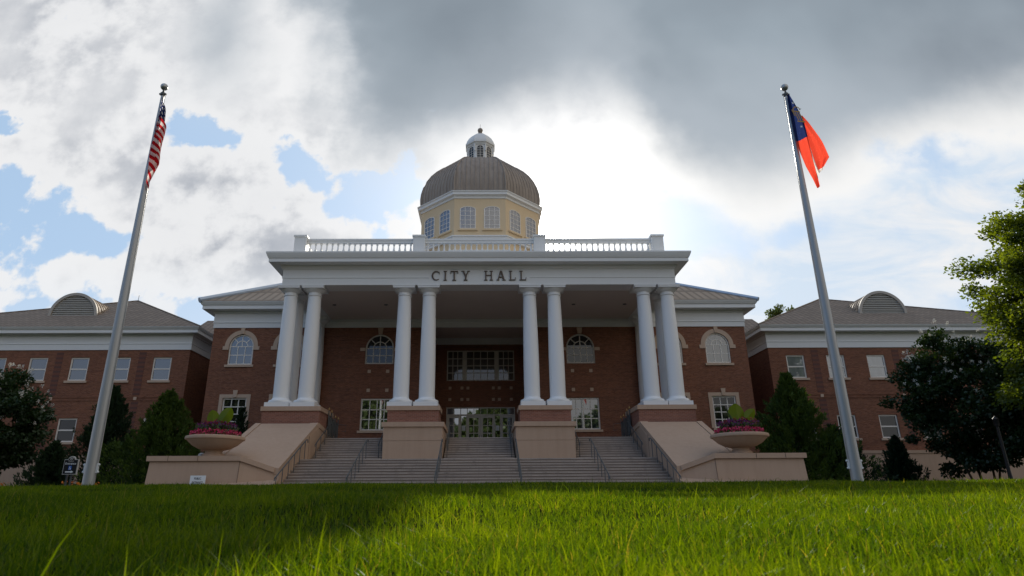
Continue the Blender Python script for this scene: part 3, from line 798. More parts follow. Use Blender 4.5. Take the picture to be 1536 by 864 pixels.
# ---- porch floor and ceiling lights
b = MB(); b.box(-8.75, 8.75, 36.6, YW, BASE, FLOOR - .002); b.box(-XR + .003, XR - .003, YW, YC + .3, BASE, FLOOR - .003)
for sg in (-1, 1):
    a, c = sorted((sg * 8.75, sg * 12.0)); b.box(a, c, 38.3, YW, BASE, FLOOR - .004)
b.build('porch_floor', M['step'], hall)
for x in (-9.6, -6.2, 6.2, 9.6):
    b = MB(); b.lathe([(.001, 12.53), (.12, 12.53), (.13, 12.559)], x, 39.5, 12); b.build('ceiling_lamp', M['iron'], hall, (x, 39.5, 12.55))

# ---- pedestals
def pedestal(x0, x1, y1, sub):
    b = MB(); b.box(x0 + .07, x1 - .07, 35.17, y1, 4.18 if sub == 0 else 3.6, 5.055)
    p = b.build('pedestal', M['brick_front'], hall, ((x0 + x1) / 2, 36, 3.6))
    c = MB(); c.box(x0, x1, 35.10, y1 + .06, 5.055, 5.30); c.build('cap', M['stone'], p, ((x0 + x1) / 2, 36, 3.6))
    return p
for sg in (-1, 1):
    a, c = sorted((sg * 2.19, sg * 5.18)); p = pedestal(a, c, 36.95, 1)
    o = ((a + c) / 2, 35, LOW)
    x0, x1 = sorted((sg * 1.88, sg * 5.10))
    b = MB(); b.box(x0 + .06, x1 - .06, 33.56, 36.98, BASE, 3.25); b.box(x0 + .055, x1 - .055, 33.555, 36.985, 3.27, 3.98)
    b.box(x0 + .075, x1 - .075, 33.575, 36.97, 3.25, 3.27)
    s = b.build('stone_plinth', M['stone'], hall, o)
    b = MB(); b.box(x0 - .03, x1 + .03, 33.47, 37.05, 3.98, 4.22); b.build('cap', M['stone'], s, o)
    a, c = sorted((sg * 8.82, sg * 12.15)); pedestal(a, c, 38.2, 0)

# ---- columns
def column():
    o = (11.37, 36.0, 5.30); x, y, z = o; zt_ = 12.525
    b = MB(); prof = []
    n = 14
    for k in range(n + 1):
        t = k / n; r = .455 * (1 - .17 * max(0, (t - .25) / .75) ** 1.6); prof.append((r, 5.86 + (12.02 - 5.86) * t))
    b.lathe(prof, x, y, 32)
    c = b.build('column', M['column'], hall, o, smooth=True)
    b = MB(); b.box(x - .69, x + .69, y - .69, y + .69, 5.302, 5.56)
    b.lathe([(.2, 5.56), (.655, 5.56), (.68, 5.60), (.685, 5.65), (.66, 5.71), (.60, 5.735), (.545, 5.75), (.50, 5.79), (.47, 5.86), (.2, 5.87)], x, y, 32)
    b.build('base', M['column'], c, o, smooth=True)
    b = MB()
    b.lathe([(.2, 11.94), (.385, 11.94), (.425, 11.97), (.425, 12.02), (.385, 12.05), (.38, 12.16), (.42, 12.18), (.50, 12.24), (.575, 12.31), (.60, 12.36), (.2, 12.365)], x, y, 32)
    b.box(x - .645, x + .645, y - .645, y + .645, 12.36, 12.46); b.box(x - .67, x + .67, y - .67, y + .67, 12.462, 12.525)
    b.build('capital', M['column'], c, o, smooth=True)
    return c
c0 = column()
for x, y in ((-11.37, 36), (9.94, 36), (-9.94, 36), (4.51, 36), (-4.51, 36), (3.03, 36), (-3.03, 36), (11.37, 37.45), (-11.37, 37.45), (11.37, 42.75), (-11.37, 42.75)):
    copy_tree(c0, (x, y, 5.30), hall)
# low pedestals under the two wall columns
for sg in (-1, 1):
    b = MB(); b.box(sg * 11.37 - .75, sg * 11.37 + .75, 42.0, YW - .003, FLOOR, 5.298); b.build('pedestal', M['brick_front'], hall, (sg * 11.37, 42.5, FLOOR))

# ---- entablature over the porch
YE, XE = 35.4, 11.80
prof = [(-1.2, 12.53), (0, 12.53), (0, 12.955), (.035, 12.965), (.035, 13.02), (.01, 13.03), (.01, 13.50), (.05, 13.52), (.09, 13.60), (.14, 13.66), (.16, 13.74), (.70, 13.76), (.70, 13.97), (.74, 13.99), (.80, 14.12), (.86, 14.28), (.86, 14.36), (-1.2, 14.40)]
pathE = [((-XE, YW - .10), (-1, 0)), ((-XE, YE), (-1, -1)), ((XE, YE), (1, -1)), ((XE, YW - .10), (1, 0))]
b = MB()
# the groove above the architrave stops either side of the lettering: front run in three lengths
plain = [p for p in prof if not (12.9 < p[1] < 13.04)]
plain = plain[:2] + [(0, 13.50)] + [p for p in plain[2:] if p[1] > 13.51]
b.sweep(prof, [pathE[0], pathE[1], ((-2.98, YE), (0, -1))])
b.sweep(plain, [((-2.98, YE), (0, -1)), ((3.02, YE), (0, -1))])
b.sweep(prof, [((3.02, YE), (0, -1)), pathE[2], pathE[3]])
ent = b.build('entablature', M['white'], hall)
b = MB(); b.box(-XE + .05, XE - .05, 36.58, YW + .4, 14.05, 14.395); b.build('porch_roof', M['flashing'], hall)

# lettering CITY HALL in serif capitals
def letters():
    H = .60; T = .078; t = .036; SV = .055
    def ser(xc, zb, w): return ('r', xc - w / 2, xc + w / 2, zb, zb + t)
    def stem(xc, w=T): return [('r', xc - w / 2, xc + w / 2, 0, H), ser(xc, 0, w + .13), ser(xc, H - t, w + .13)]
    def poly(*p): return ('p', p)
    def diag(xa, za, xb, zb, w): return poly((xa - w / 2, za), (xa + w / 2, za), (xb + w / 2, zb), (xb - w / 2, zb))
    def C():
        o = []; n = 22; a0, a1 = R(48), R(312)
        for k in range(n):
            A, B = a0 + (a1 - a0) * k / n, a0 + (a1 - a0) * (k + 1) / n
            def pt(a, inner):
                wv = (.5 - .5 * math.cos(a)) ; th = .045 + .06 * wv
                rr = (.30 - th) if inner else .30
                return (.27 + rr * .95 * math.cos(a), .30 + (rr if not inner else .30 - th * .85) * math.sin(a))
            o.append(poly(pt(A, 0), pt(B, 0), pt(B, 1), pt(A, 1)))
        o.append(('r', .445, .485, .40, .57)); return o, .54
    def I(): return stem(.12), .24
    def Tt(): return [('r', .21, .305, 0, H), ser(.2575, 0, .24), ('r', .02, .495, H - .05, H), poly((.02, H - .17), (.05, H - .17), (.065, H - .05), (.02, H - .05)), poly((.465, H - .17), (.495, H - .17), (.495, H - .05), (.45, H - .05))], .52
    def Y(): return [('r', .225, .32, 0, .29), ser(.2725, 0, .24), diag(.285, .25, .10, H, .11), diag(.27, .25, .45, H, .07), ser(.10, H - t, .21), ser(.455, H - t, .18)], .54
    def Hh(): return stem(.13) + stem(.48) + [('r', .17, .44, .29, .345)], .61
    def A(): return [diag(.09, 0, .27, H, .06), diag(.48, 0, .30, H, .11), ('r', .16, .40, .18, .23), ser(.09, 0, .18), ser(.49, 0, .21)], .58
    def Ll(): return stem(.13) + [('r', .17, .44, 0, .05), poly((.40, .05), (.44, .05), (.46, .18), (.43, .18))], .48
    seq = [C, I, Tt, Y, None, Hh, A, Ll, Ll]
    gap = .195
    tot = sum((f()[1] if f else .50) for f in seq) + gap * (len(seq) - 1)
    sc = 5.70 / tot; x = -2.86
    for f in seq:
        if f is None: x += .50 * sc + gap * sc; continue
        sh, w = f()
        b = MB(); d = 0
        for s in sh:
            d += 1; y0, y1 = YE - .075 + .002 * d, YE + .004 - .0003 * d
            if s[0] == 'r': b.box(x + s[1] * sc, x + s[2] * sc, y0, y1, 12.79 + s[3], 12.79 + s[4])
            else: b.prism_y([(x + p[0] * sc, 12.79 + p[1]) for p in s[1]], y0, y1)
        b.build('letter', M['letter'], ent, None)
        x += w * sc + gap * sc
letters()

# ---- balustrade on the porch roof
YB = 35.95; ZB = 14.36
bal = empty('balustrade', (0, YB, ZB), parent=hall)
def post(xc, yc=YB, w=.36):
    b = MB(); b.box(xc - w, xc + w, yc - w, yc + w, ZB, 15.74); b.box(xc - w - .05, xc + w + .05, yc - w - .05, yc + w + .05, 15.742, 15.86)
    b.box(xc - w + .10, xc + w - .10, yc - w - .012, yc - w + .02, ZB + .25, 15.62)
    b.build('post', M['white'], bal, (xc, yc, ZB))
for xc in (-11.03, -3.73, 3.73, 11.03): post(xc)
for xc in (-11.03, 11.03): post(xc, 42.6)
def rail(x0, x1, y0, y1):
    b = MB(); b.box(x0, x1, y0, y1, 15.42, 15.58); b.box(x0, x1, y0 - .04, y1 + .04, 15.582, 15.70); b.build('top_rail', M['white'], bal)
    b = MB(); b.box(x0, x1, y0, y1, ZB, 14.52); b.build('bottom_rail', M['white'], bal)
for x0, x1 in ((-10.67, -4.09), (-3.37, 3.37), (4.09, 10.67)): rail(x0, x1, YB - .11, YB + .11)
for xc in (-11.03, 11.03):
    b = MB(); b.box(xc - .11, xc + .11, YB + .36, 42.24, 15.42, 15.58); b.box(xc - .15, xc + .15, YB + .36, 42.24, 15.582, 15.70); b.build('top_rail', M['white'], bal)
    b = MB(); b.box(xc - .11, xc + .11, YB + .36, 42.24, ZB, 14.52); b.build('bottom_rail', M['white'], bal)
b = MB(); b.lathe([(.075, 14.52), (.075, 14.58), (.045, 14.61), (.06, 14.68), (.095, 14.78), (.10, 14.86), (.07, 14.98), (.042, 15.14), (.042, 15.28), (.07, 15.30), (.07, 15.34), (.05, 15.36), (.075, 15.38), (.075, 15.425)], -10.5, YB, 10)
bl = b.build('baluster', M['white'], bal, (-10.5, YB, 14.52), smooth=True)
places = [-10.67 + 6.58 * (k + .5) / 19 for k in range(19)] + [-3.37 + 6.74 * (k + .5) / 20 for k in range(20)] + [4.09 + 6.58 * (k + .5) / 19 for k in range(19)]
bl.location = Vector((places[0], YB, 14.52)) - WO[bal.name]
for x in places[1:]: copy_tree(bl, (x, YB, 14.52), bal)
for xc in (-11.03, 11.03):
    for k in range(17): copy_tree(bl, (xc, YB + .36 + 5.92 * (k + .5) / 17, 14.52), bal)

# ---- drum and dome
DC = (-.06, 55.85)
def octo(b, prof):
    """octagonal shell: profile of (apothem, z), a flat face towards the front"""
    k8 = 1 / math.cos(R(22.5))
    i = len(b.v)
    for a, z in prof:
        for k in range(8):
            t = R(-90 + 22.5 + 45 * k); b.v.append((DC[0] + a * k8 * math.cos(t), DC[1] + a * k8 * math.sin(t), z))
    for j in range(len(prof) - 1):
        for k in range(8):
            b.f.append((i + j * 8 + k, i + j * 8 + (k + 1) % 8, i + (j + 1) * 8 + (k + 1) % 8, i + (j + 1) * 8 + k))
    b.f.append(tuple(i + k for k in reversed(range(8)))); b.f.append(tuple(i + (len(prof) - 1) * 8 + k for k in range(8)))
b = MB(); octo(b, [(5.50, 17.5), (5.50, 25.9)]); drum = b.build('drum', M['stucco'], hall, (DC[0], DC[1], 17.5))
b = MB(); octo(b, [(5.51, 25.82), (5.58, 25.84), (5.58, 26.04), (5.70, 26.08), (5.82, 26.12), (5.82, 26.32), (5.92, 26.42), (5.92, 26.47), (5.4, 26.50)]); b.build('cornice', M['white'], drum, (DC[0], DC[1], 17.5))
b = MB(); octo(b, [(5.51, 21.80), (5.72, 21.82), (5.72, 22.02), (5.80, 22.06), (5.80, 22.16), (5.6, 22.26), (5.51, 22.28)]); b.build('moulding', M['white'], drum, (DC[0], DC[1], 17.5))
b = MB(); octo(b, [(5.51, 20.2), (5.80, 20.24), (5.80, 20.52), (6.0, 20.56), (6.0, 20.68), (5.51, 20.9)]); b.build('moulding', M['white'], drum, (DC[0], DC[1], 17.5))
# windows of the drum: two to a face, segmental heads
def drum_window(dx):
    yf = DC[1] - 5.50; xc = DC[0] + dx; z0, z1, w = 22.88, 25.06, 1.42; o = (DC[0], DC[1], z0); sp = z1 - .30
    def head(r, dz=0.0): return [(xc + r * math.cos(R(a)), sp + dz + (.30 + (r - w / 2) * .8) * math.sin(R(a))) for a in range(0, 181, 15)]
    f = MB(); A, B = head(w / 2), head(w / 2 - .08)
    for k in range(12): f.prism_y([A[k], A[k + 1], B[k + 1], B[k]], yf - .05, yf + .02)
    f.box(xc - w / 2, xc - w / 2 + .08, yf - .05, yf + .02, z0, sp); f.box(xc + w / 2 - .08, xc + w / 2, yf - .05, yf + .02, z0, sp); f.box(xc - w / 2 + .08, xc + w / 2 - .08, yf - .05, yf + .02, z0, z0 + .08)
    for c in range(1, 3):
        cx = xc - w / 2 + w * c / 3; f.box(cx - .022, cx + .022, yf - .035, yf + .02, z0 + .08, z1 - .06)
    for r_ in range(1, 5):
        cz = z0 + (z1 - z0) * r_ / 5 - .03; f.box(xc - w / 2 + .08, xc + w / 2 - .08, yf - .032, yf + .018, cz - .022, cz + .022)
    wdw = f.build('drum_window', M['frame'], drum, o)
    wdw.parent = hall; wdw.location = Vector(o) - WO[hall.name]
    g = MB(); g.face(*[(px, yf - .015, pz) for px, pz in [(xc - w / 2 + .02, z0 + .02), (xc + w / 2 - .02, z0 + .02)] + head(w / 2 - .02)]); g.build('pane', M['glass_dome'], wdw, o, fix=False)
    s = MB(); s.box(xc - w / 2 - .16, xc + w / 2 + .16, yf - .14, yf + .02, z0 - .17, z0 - .01); s.build('sill', M['stucco'], wdw, o)
    return wdw
for dx in (-1.07, 1.07):
    wd = drum_window(dx)
    for a in (-90, -45, 45, 90): copy_tree(wd, WO[wd.name], hall, rz=R(a))
# dome with standing seams
prof = [(5.50, 26.48), (5.60, 26.8), (5.62, 27.3), (5.56, 27.9), (5.38, 28.6), (5.10, 29.3), (4.70, 29.98), (4.20, 30.58), (3.60, 31.12), (2.92, 31.56), (2.20, 31.90), (1.30, 32.20)]
b = MB(); octo(b, prof)
k8 = math.tan(R(22.5))
for k in range(8):
    t = R(-90 + 45 * k); nx, ny = math.cos(t), math.sin(t); tx, ty = -ny, nx
    for q in range(-5, 6):
        off = q * .42
        pts = []
        for a, z in prof:
            if abs(off) > a * k8 - .01: break
            pts.append((DC[0] + nx * (a + .012) + tx * off, DC[1] + ny * (a + .012) + ty * off, z + .012))
        if len(pts) > 1: b.tube(pts, .045, 4)
    kk = 1 / math.cos(R(22.5)); c = R(-90 + 22.5 + 45 * k)
    b.tube([(DC[0] + a * kk * math.cos(c), DC[1] + a * kk * math.sin(c), z) for a, z in prof], .09, 6)
dome = b.build('dome', M['dome'], hall, (DC[0], DC[1], 26.58), fix=False)
b = MB(); octo(b, [(1.30, 32.05), (1.42, 32.10), (1.42, 32.30), (1.22, 32.34), (1.22, 34.25)]); lan = b.build('lantern', M['white'], hall, (DC[0], DC[1], 32.8))
b = MB(); octo(b, [(1.23, 34.02), (1.30, 34.05), (1.36, 34.20), (1.46, 34.26), (1.46, 34.46), (1.40, 34.50), (1.34, 34.75), (1.14, 35.15), (.86, 35.5), (.50, 35.78), (.28, 35.88), (.2, 35.9)]); b.build('cap', M['white'], lan, (DC[0], DC[1], 32.8))
b = MB(); b.lathe([(.26, 35.86), (.24, 35.95), (.17, 36.02), (.19, 36.1), (.22, 36.18)], DC[0], DC[1], 16); b.sphere((DC[0], DC[1], 36.42), .27, 16, 10); b.tube([(DC[0], DC[1], 36.6), (DC[0], DC[1], 37.15)], .018, 5)
b.build('finial', M['dome'], lan, (DC[0], DC[1], 32.8), smooth=True)
for k in range(8):
    t = R(45 * k)
    yf = DC[1] - 1.22; o = (DC[0], DC[1], 32.5); wv = .31; sp = 33.62
    f = MB(); A, B = arc(DC[0], sp, wv + .05, 0, math.pi, 10), arc(DC[0], sp, wv, 0, math.pi, 10)
    for j in range(10): f.prism_y([A[j], A[j + 1], B[j + 1], B[j]], yf - .04, yf + .01)
    f.box(DC[0] - wv - .05, DC[0] - wv, yf - .04, yf + .01, 32.55, sp); f.box(DC[0] + wv, DC[0] + wv + .05, yf - .04, yf + .01, 32.55, sp)
    f.box(DC[0] - .018, DC[0] + .018, yf - .03, yf + .01, 32.56, sp + wv)
    for j in range(5): f.box(DC[0] - wv, DC[0] + wv, yf - .028, yf + .009, 32.58 + j * .27, 32.605 + j * .27)
    lw = f.build('lantern_window', M['frame'], lan, o); lw.rotation_euler = (0, 0, t)
    g = MB(); g.face(*[(px, yf - .012, pz) for px, pz in [(DC[0] - wv, 32.55), (DC[0] + wv, 32.55)] + arc(DC[0], sp, wv, 0, math.pi, 10)])
    pn = g.build('lantern_pane', M['glass_dark'], lan, o, fix=False); pn.rotation_euler = (0, 0, t)
    br = MB(); cc = 1.22 / math.cos(R(22.5))
    br.box(DC[0] - .06, DC[0] + .06, DC[1] - cc - .14, DC[1] - cc + .05, 33.30, 34.05)
    bo = br.build('bracket', M['white'], lan, o); bo.rotation_euler = (0, 0, t + R(22.5))

# ---- wings
XI, XO, YF = 21.72, 46.0, 46.0
WX = (23.68, 26.72, 29.78, 32.84, 35.90, 38.96, 42.02)
UP, LO_ = (8.78, 10.52), (4.38, 6.06)
def vent_dormer(b_s): pass
for sg in (-1, 1):
    def mm(bb): return bb if sg > 0 else bb.mirror_x()
    b = MB(); holes = [(c - .68, c + .68, z0, z1, False) for c in WX for z0, z1 in (UP, LO_)]
    wall_front(b, XI, XO, 3.3, 11.4, YF, holes)
    b.face((XI, YF, 3.3), (XI, YF, 11.4), (XI, 62, 11.4), (XI, 62, 3.3)); b.face((XO, YF, 3.3), (XO, 62, 3.3), (XO, 62, 11.4), (XO, YF, 11.4)); b.face((XI, 62, 3.3), (XI, 62, 11.4), (XO, 62, 11.4), (XO, 62, 3.3))
    mm(b).build('wing_wall', M['brick'], hall)
    b = MB(); b.box(XI - .06, XO + .06, YF - .06, 62.06, BASE, 3.30); b.box(XI - .11, XO + .11, YF - .11, 62.1, 3.302, 3.52)
    b.box(XI - .065, XO + .065, YF - .055, 62.0, 1.9, 1.92)
    mm(b).build('wing_basement', M['stone'], hall)
    b = MB()
    b.box(XI - .012, XO + .012, YF - .035, YF + .03, 7.52, 7.60); b.box(XI - .012, XO + .012, YF - .035, YF + .03, 7.30, 7.36); mm(b).build('string_course', M['brick'], hall)
    prof = [(-.05, 11.08), (.06, 11.08), (.06, 11.50), (.09, 11.52), (.09, 11.58), (.06, 11.60), (.06, 12.12), (.12, 12.16), (.12, 12.24), (.62, 12.26), (.62, 12.50), (.68, 12.52), (.78, 12.66), (.78, 12.70), (-.05, 12.72)]
    b = MB(); b.sweep(prof, [((XI, 62), (-1, 0)), ((XI, YF), (-1, -1)), ((XO, YF), (1, -1)), ((XO, 62), (1, 0))]); mm(b).build('wing_cornice', M['white'], hall)
    # hipped roof with its peak off centre
    P = (30.9, 54.0, 17.46); z = 12.705; e = .80
    A = [(XI - e, YF - e, z), (XO + e, YF - e, z), (XO + e, 62 + e, z), (XI - e, 62 + e, z)]
    b = MB()
    for k in range(4): b.face(A[k], A[(k + 1) % 4], P)
    b.face(*reversed(A)); mm(b).build('wing_roof', M['roof'], hall)
    for k in range(2):
        b = MB(); b.tube([Vector(A[k]) + Vector((0, 0, .02)), Vector(P) + Vector((0, 0, .03))], .06, 6); mm(b).build('hip_flashing', M['roof'], hall)
    b = MB(); b.tube([P, (P[0], P[1], P[2] + .55)], .02, 5); mm(b).build('lightning_rod', M['iron'], hall)
    # barrel vent dormer
    dcx, dr, dy, dz = 32.85, 1.90, 48.62, 14.50
    A1 = arc(dcx, dz, dr, 0, math.pi, 28)
    b = MB(); B0 = [(px, dy + .02, pz) for px, pz in A1]; B1 = [(px, 53.2, pz) for px, pz in A1]; b.strip(B0, B1)
    for yy in np.arange(dy + .35, 53, .42):
        pts = [(dcx + (dr + .015) * math.cos(math.pi * k / 24), yy, dz + (dr + .015) * math.sin(math.pi * k / 24)) for k in range(25)]
        b.tube(pts, .03, 4)
    dm = mm(b).build('vent_dormer', M['roof_main'], hall, (sg * dcx, dy, dz), fix=False)
    b = MB(); Bo, Bi = arc(dcx, dz, dr + .06, 0, math.pi, 28), arc(dcx, dz, dr - .16, 0, math.pi, 28)
    for k in range(28): b.prism_y([Bo[k], Bo[k + 1], Bi[k + 1], Bi[k]], dy - .06, dy + .12)
    b.box(dcx - dr - .12, dcx + dr + .12, dy - .10, dy + .14, dz - .14, dz - .002); mm(b).build('arch_trim', M['tan_trim'], dm, (sg * dcx, dy, dz))
    b = MB(); k = 0
    zz = dz + .04
    while zz < dz + dr - .22:
        hw = math.sqrt(max(.01, (dr - .165) ** 2 - (zz + .06 - dz) ** 2))
        i = len(b.v); y0_, y1_ = dy + .005, dy + .11
        b.v += [(dcx - hw, y0_, zz), (dcx + hw, y0_, zz), (dcx + hw, y1_, zz + .13), (dcx - hw, y1_, zz + .13), (dcx - hw, y0_, zz + .02), (dcx + hw, y0_, zz + .02), (dcx + hw, y1_, zz + .15), (dcx - hw, y1_, zz + .15)]
        for q_ in ((0, 3, 2, 1), (4, 5, 6, 7), (0, 1, 5, 4), (1, 2, 6, 5), (2, 3, 7, 6), (3, 0, 4, 7)): b.f.append(tuple(i + v for v in q_))
        zz += .155
    b.face(*[(px, dy + .14, pz) for px, pz in arc(dcx, dz, dr - .1, 0, math.pi, 24)])
    mm(b).build('louvre', M['louvre'], dm, (sg * dcx, dy, dz))
    # strips of dark headers between pairs of windows, with a stone square midway
    for c in (25.2, 31.32, 37.44):
        for za, zb in ((3.85, 7.22), (7.70, 10.92)):
            b = MB(); b.box(c - .26, c + .26, YF - .012, YF + .02, za, zb); mm(b).build('header_strip', M['header'], hall)
        square(sg * c, YF - .03, 7.46)
    # vents low in the basement
    for c in (27.6, 33.2):
        b = MB(); b.box(c - .55, c + .55, YF - .075, YF - .02, .75, 1.12)
        mm(b).build('basement_vent', M['dark_brick'], hall)
    # link back to the main block
    b = MB(); b.face((18.9, 52, BASE), (XI, 52, BASE), (XI, 52, 11.3), (18.9, 52, 11.3)); mm(b).build('link_wall', M['brick'], hall)
    b = MB(); b.sweep(prof, [((18.92, 52), (0, -1)), ((XI - .06, 52), (0, -1))]); mm(b).build('link_cornice', M['white'], hall)
    b = MB(); b.face((18.95, 51.2, 12.71), (26, 51.2, 12.71), (26, 57.5, 16.6), (18.95, 57.5, 16.6)); b.face((18.95, 57.5, 16.6), (26, 57.5, 16.6), (26, 64, 12.7), (18.95, 64, 12.7)); mm(b).build('link_roof', M['roof'], hall)

wu = window('e', 1.36, 1.74, M['glass'], M['frame'], -WX[0], YF, UP[0], 1, 2, sash=True, bar=.05)
repeat(wu, [(-c, YF, UP[0]) for c in WX[1:5]])
wr = window('e', 1.36, 1.74, M['glass_blind'], M['frame'], WX[0], YF, UP[0], 1, 2, sash=True, bar=.05)
repeat(wr, [(c, YF, UP[0]) for c in WX[1:5]])
wl = window('f', 1.36, 1.68, M['glass_dark'], M['frame'], WX[0], YF, LO_[0], 1, 2, sash=True, bar=.05)
repeat(wl, [(c, YF, LO_[0]) for c in WX[1:5]] + [(-c, YF, LO_[0]) for c in WX[:5]])

# ------------------------------------------------------------------ stairs
def stairs():
    st = empty('entrance_stairs', (0, 30, LOW), 'broad grey granite stairs rising between the stone side walls to the portico', 'stairs')
    def flight(x0, x1, ya, yb, za, zb, n, name):
        b = MB(); run, ri = (yb - ya) / n, (zb - za) / n
        for k in range(n):
            y0 = ya + run * k; z1 = za + ri * (k + 1)
            b.box(x0, x1, y0 + .04, y0 + run + .045, LOW - .2, z1 - .065); b.box(x0, x1, y0, y0 + run + .038, z1 - .064, z1)
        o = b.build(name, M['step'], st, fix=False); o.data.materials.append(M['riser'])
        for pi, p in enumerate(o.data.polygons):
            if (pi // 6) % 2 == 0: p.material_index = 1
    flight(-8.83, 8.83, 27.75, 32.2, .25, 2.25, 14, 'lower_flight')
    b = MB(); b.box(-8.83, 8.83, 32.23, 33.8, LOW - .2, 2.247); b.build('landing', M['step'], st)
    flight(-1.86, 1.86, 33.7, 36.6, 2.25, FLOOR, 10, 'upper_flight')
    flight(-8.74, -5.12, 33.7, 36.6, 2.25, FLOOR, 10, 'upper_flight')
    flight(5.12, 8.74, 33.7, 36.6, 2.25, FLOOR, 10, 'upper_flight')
stairs()

# side walls: low planter wall, slanting stone ramp up to the outer pedestal, coping
def side_wall(sg):
    side = 'left' if sg < 0 else 'right'
    lab = ('pale stone side wall carrying a flower bowl, with the white sign on its face' if sg < 0 else 'pale stone side wall carrying a flower bowl, beside the tall juniper, no sign on it')
    t = empty('stair_side_wall', (sg * 11, 30, LOW), lab, 'stone wall', 'stone side walls of the stairs')
    def mm(bb): return bb if sg > 0 else bb.mirror_x()
    # body, battered towards the foot; plan: front, splay to the stair
    def ring(z, g): return [(9.08 , 28.95 - g), (10.48, 28.55 - g), (14.42 + g, 28.55 - g), (14.42 + g, 31.5), (9.08, 31.5)]
    b = MB(); lo, hi = ring(LOW - .2, .10), ring(1.99, 0)
    hz = [1.50, 1.99, 1.99, 1.99, 1.50]
    n = 5; i = 0
    b.v = [(x, y, LOW - .2) for x, y in lo] + [(x, y, z) for (x, y), z in zip(hi, hz)]
    b.f = [(4, 3, 2, 1, 0), (5, 6, 9), (6, 7, 8, 9)] + [(k, (k + 1) % 5, 5 + (k + 1) % 5, 5 + k) for k in range(5)]
    mm(b).build('wall', M['stone'], t)
    b = MB()
    out = [(9.04, 28.86), (10.46, 28.45), (14.54, 28.45), (14.54, 31.6)]; inn = [(9.04, 29.4), (10.6, 29.05), (14.0, 29.05), (14.0, 31.6)]
    zt_ = [1.72, 2.21, 2.21, 2.21]; zb_ = [1.503, 1.993, 1.993, 1.993]
    for k in range(3):
        i = len(b.v)
        for (x, y), z in ((out[k], zb_[k]), (out[k + 1], zb_[k + 1]), (inn[k + 1], zb_[k + 1]), (inn[k], zb_[k])): b.v.append((x, y, z))
        for (x, y), z in ((out[k], zt_[k]), (out[k + 1], zt_[k + 1]), (inn[k + 1], zt_[k + 1]), (inn[k], zt_[k])): b.v.append((x, y, z))
        for q_ in ((0, 3, 2, 1), (4, 5, 6, 7), (0, 1, 5, 4), (1, 2, 6, 5), (2, 3, 7, 6), (3, 0, 4, 7)): b.f.append(tuple(i + v for v in q_))
    mm(b).build('coping', M['stone'], t)
    # bed of the wall top
    b = MB(); b.box(10.6, 14.0, 29.05, 31.6, 1.995, 2.17); mm(b).build('wall_top', M['stone'], t)
    # ramp: slanting slab with raised border along the stair
    def zr(y): return 1.66 + (4.34 - 1.66) * (y - 28.9) / (35.0 - 28.9)
    def slab(x0, x1, dz, th, name, y0=28.92, y1=35.0):
        b = MB(); i = 0
        pts = [(x0, y0, zr(y0) + dz), (x1, y0, zr(y0) + dz), (x1, y1, zr(y1) + dz), (x0, y1, zr(y1) + dz)]
        low = [(x, y, z - th) for x, y, z in pts]
        b.v = low + pts
        b.f = [(0, 3, 2, 1), (4, 5, 6, 7), (0, 1, 5, 4), (1, 2, 6, 5), (2, 3, 7, 6), (3, 0, 4, 7)]
        mm(b).build(name, M['stone'], t)
    slab(9.32, 11.98, .0, .4, 'ramp_slab'); slab(8.86, 9.30, .035, .26, 'ramp_border'); slab(12.0, 12.30, .035, .26, 'ramp_border')
    # cheek under the ramp, facing the steps, with two joints
    b = MB()
    poly = [(27.9, LOW - .2), (38.7, LOW - .2), (38.7, 3.73), (35.0, 4.12), (28.95, zr(28.95) - .24), (28.95, 1.2), (27.9, .9)]
    i = len(b.v); n = len(poly)
    b.v += [(8.84, y, z) for y, z in poly] + [(12.26, y, z) for y, z in poly]
    b.f.append(tuple(range(n))); b.f.append(tuple(n + k for k in reversed(range(n))))
    for k in range(n): b.f.append((k, n + k, n + (k + 1) % n, (k + 1) % n))
    mm(b).build('cheek', M['stone'], t)
    b = MB(); i = 0
    pts = [(8.80, 35.02, 4.12), (8.80, 38.7, 3.72), (9.3, 38.7, 3.72), (9.3, 35.02, 4.12), (8.80, 35.02, 4.36), (8.80, 38.7, 3.96), (9.3, 38.7, 3.96), (9.3, 35.02, 4.36)]
    b.v = pts; b.f = [(0, 3, 2, 1), (4, 5, 6, 7), (0, 1, 5, 4), (1, 2, 6, 5), (2, 3, 7, 6), (3, 0, 4, 7)]
    mm(b).build('coping', M['stone'], t)
    b = MB()
    b.tube([(8.835, 31.0, 1.95), (8.835, 38.6, 1.95 + .75)], .012, 4); b.tube([(8.835, 33.4, 2.3), (8.835, 33.4, 3.5)], .010, 4)
    mm(b).build('joint', M['joint'], t)
    for pts in ([(10.49, 28.448, .9), (10.475, 28.54, 1.985)], [(12.3, 28.44, 1.995), (12.3, 28.44, 2.205)], [(13.6, 28.44, 1.995), (13.6, 28.44, 2.205)]):
        b = MB(); b.tube(pts, .011, 4); mm(b).build('joint', M['joint'], t)
for sg in (-1, 1): side_wall(sg)

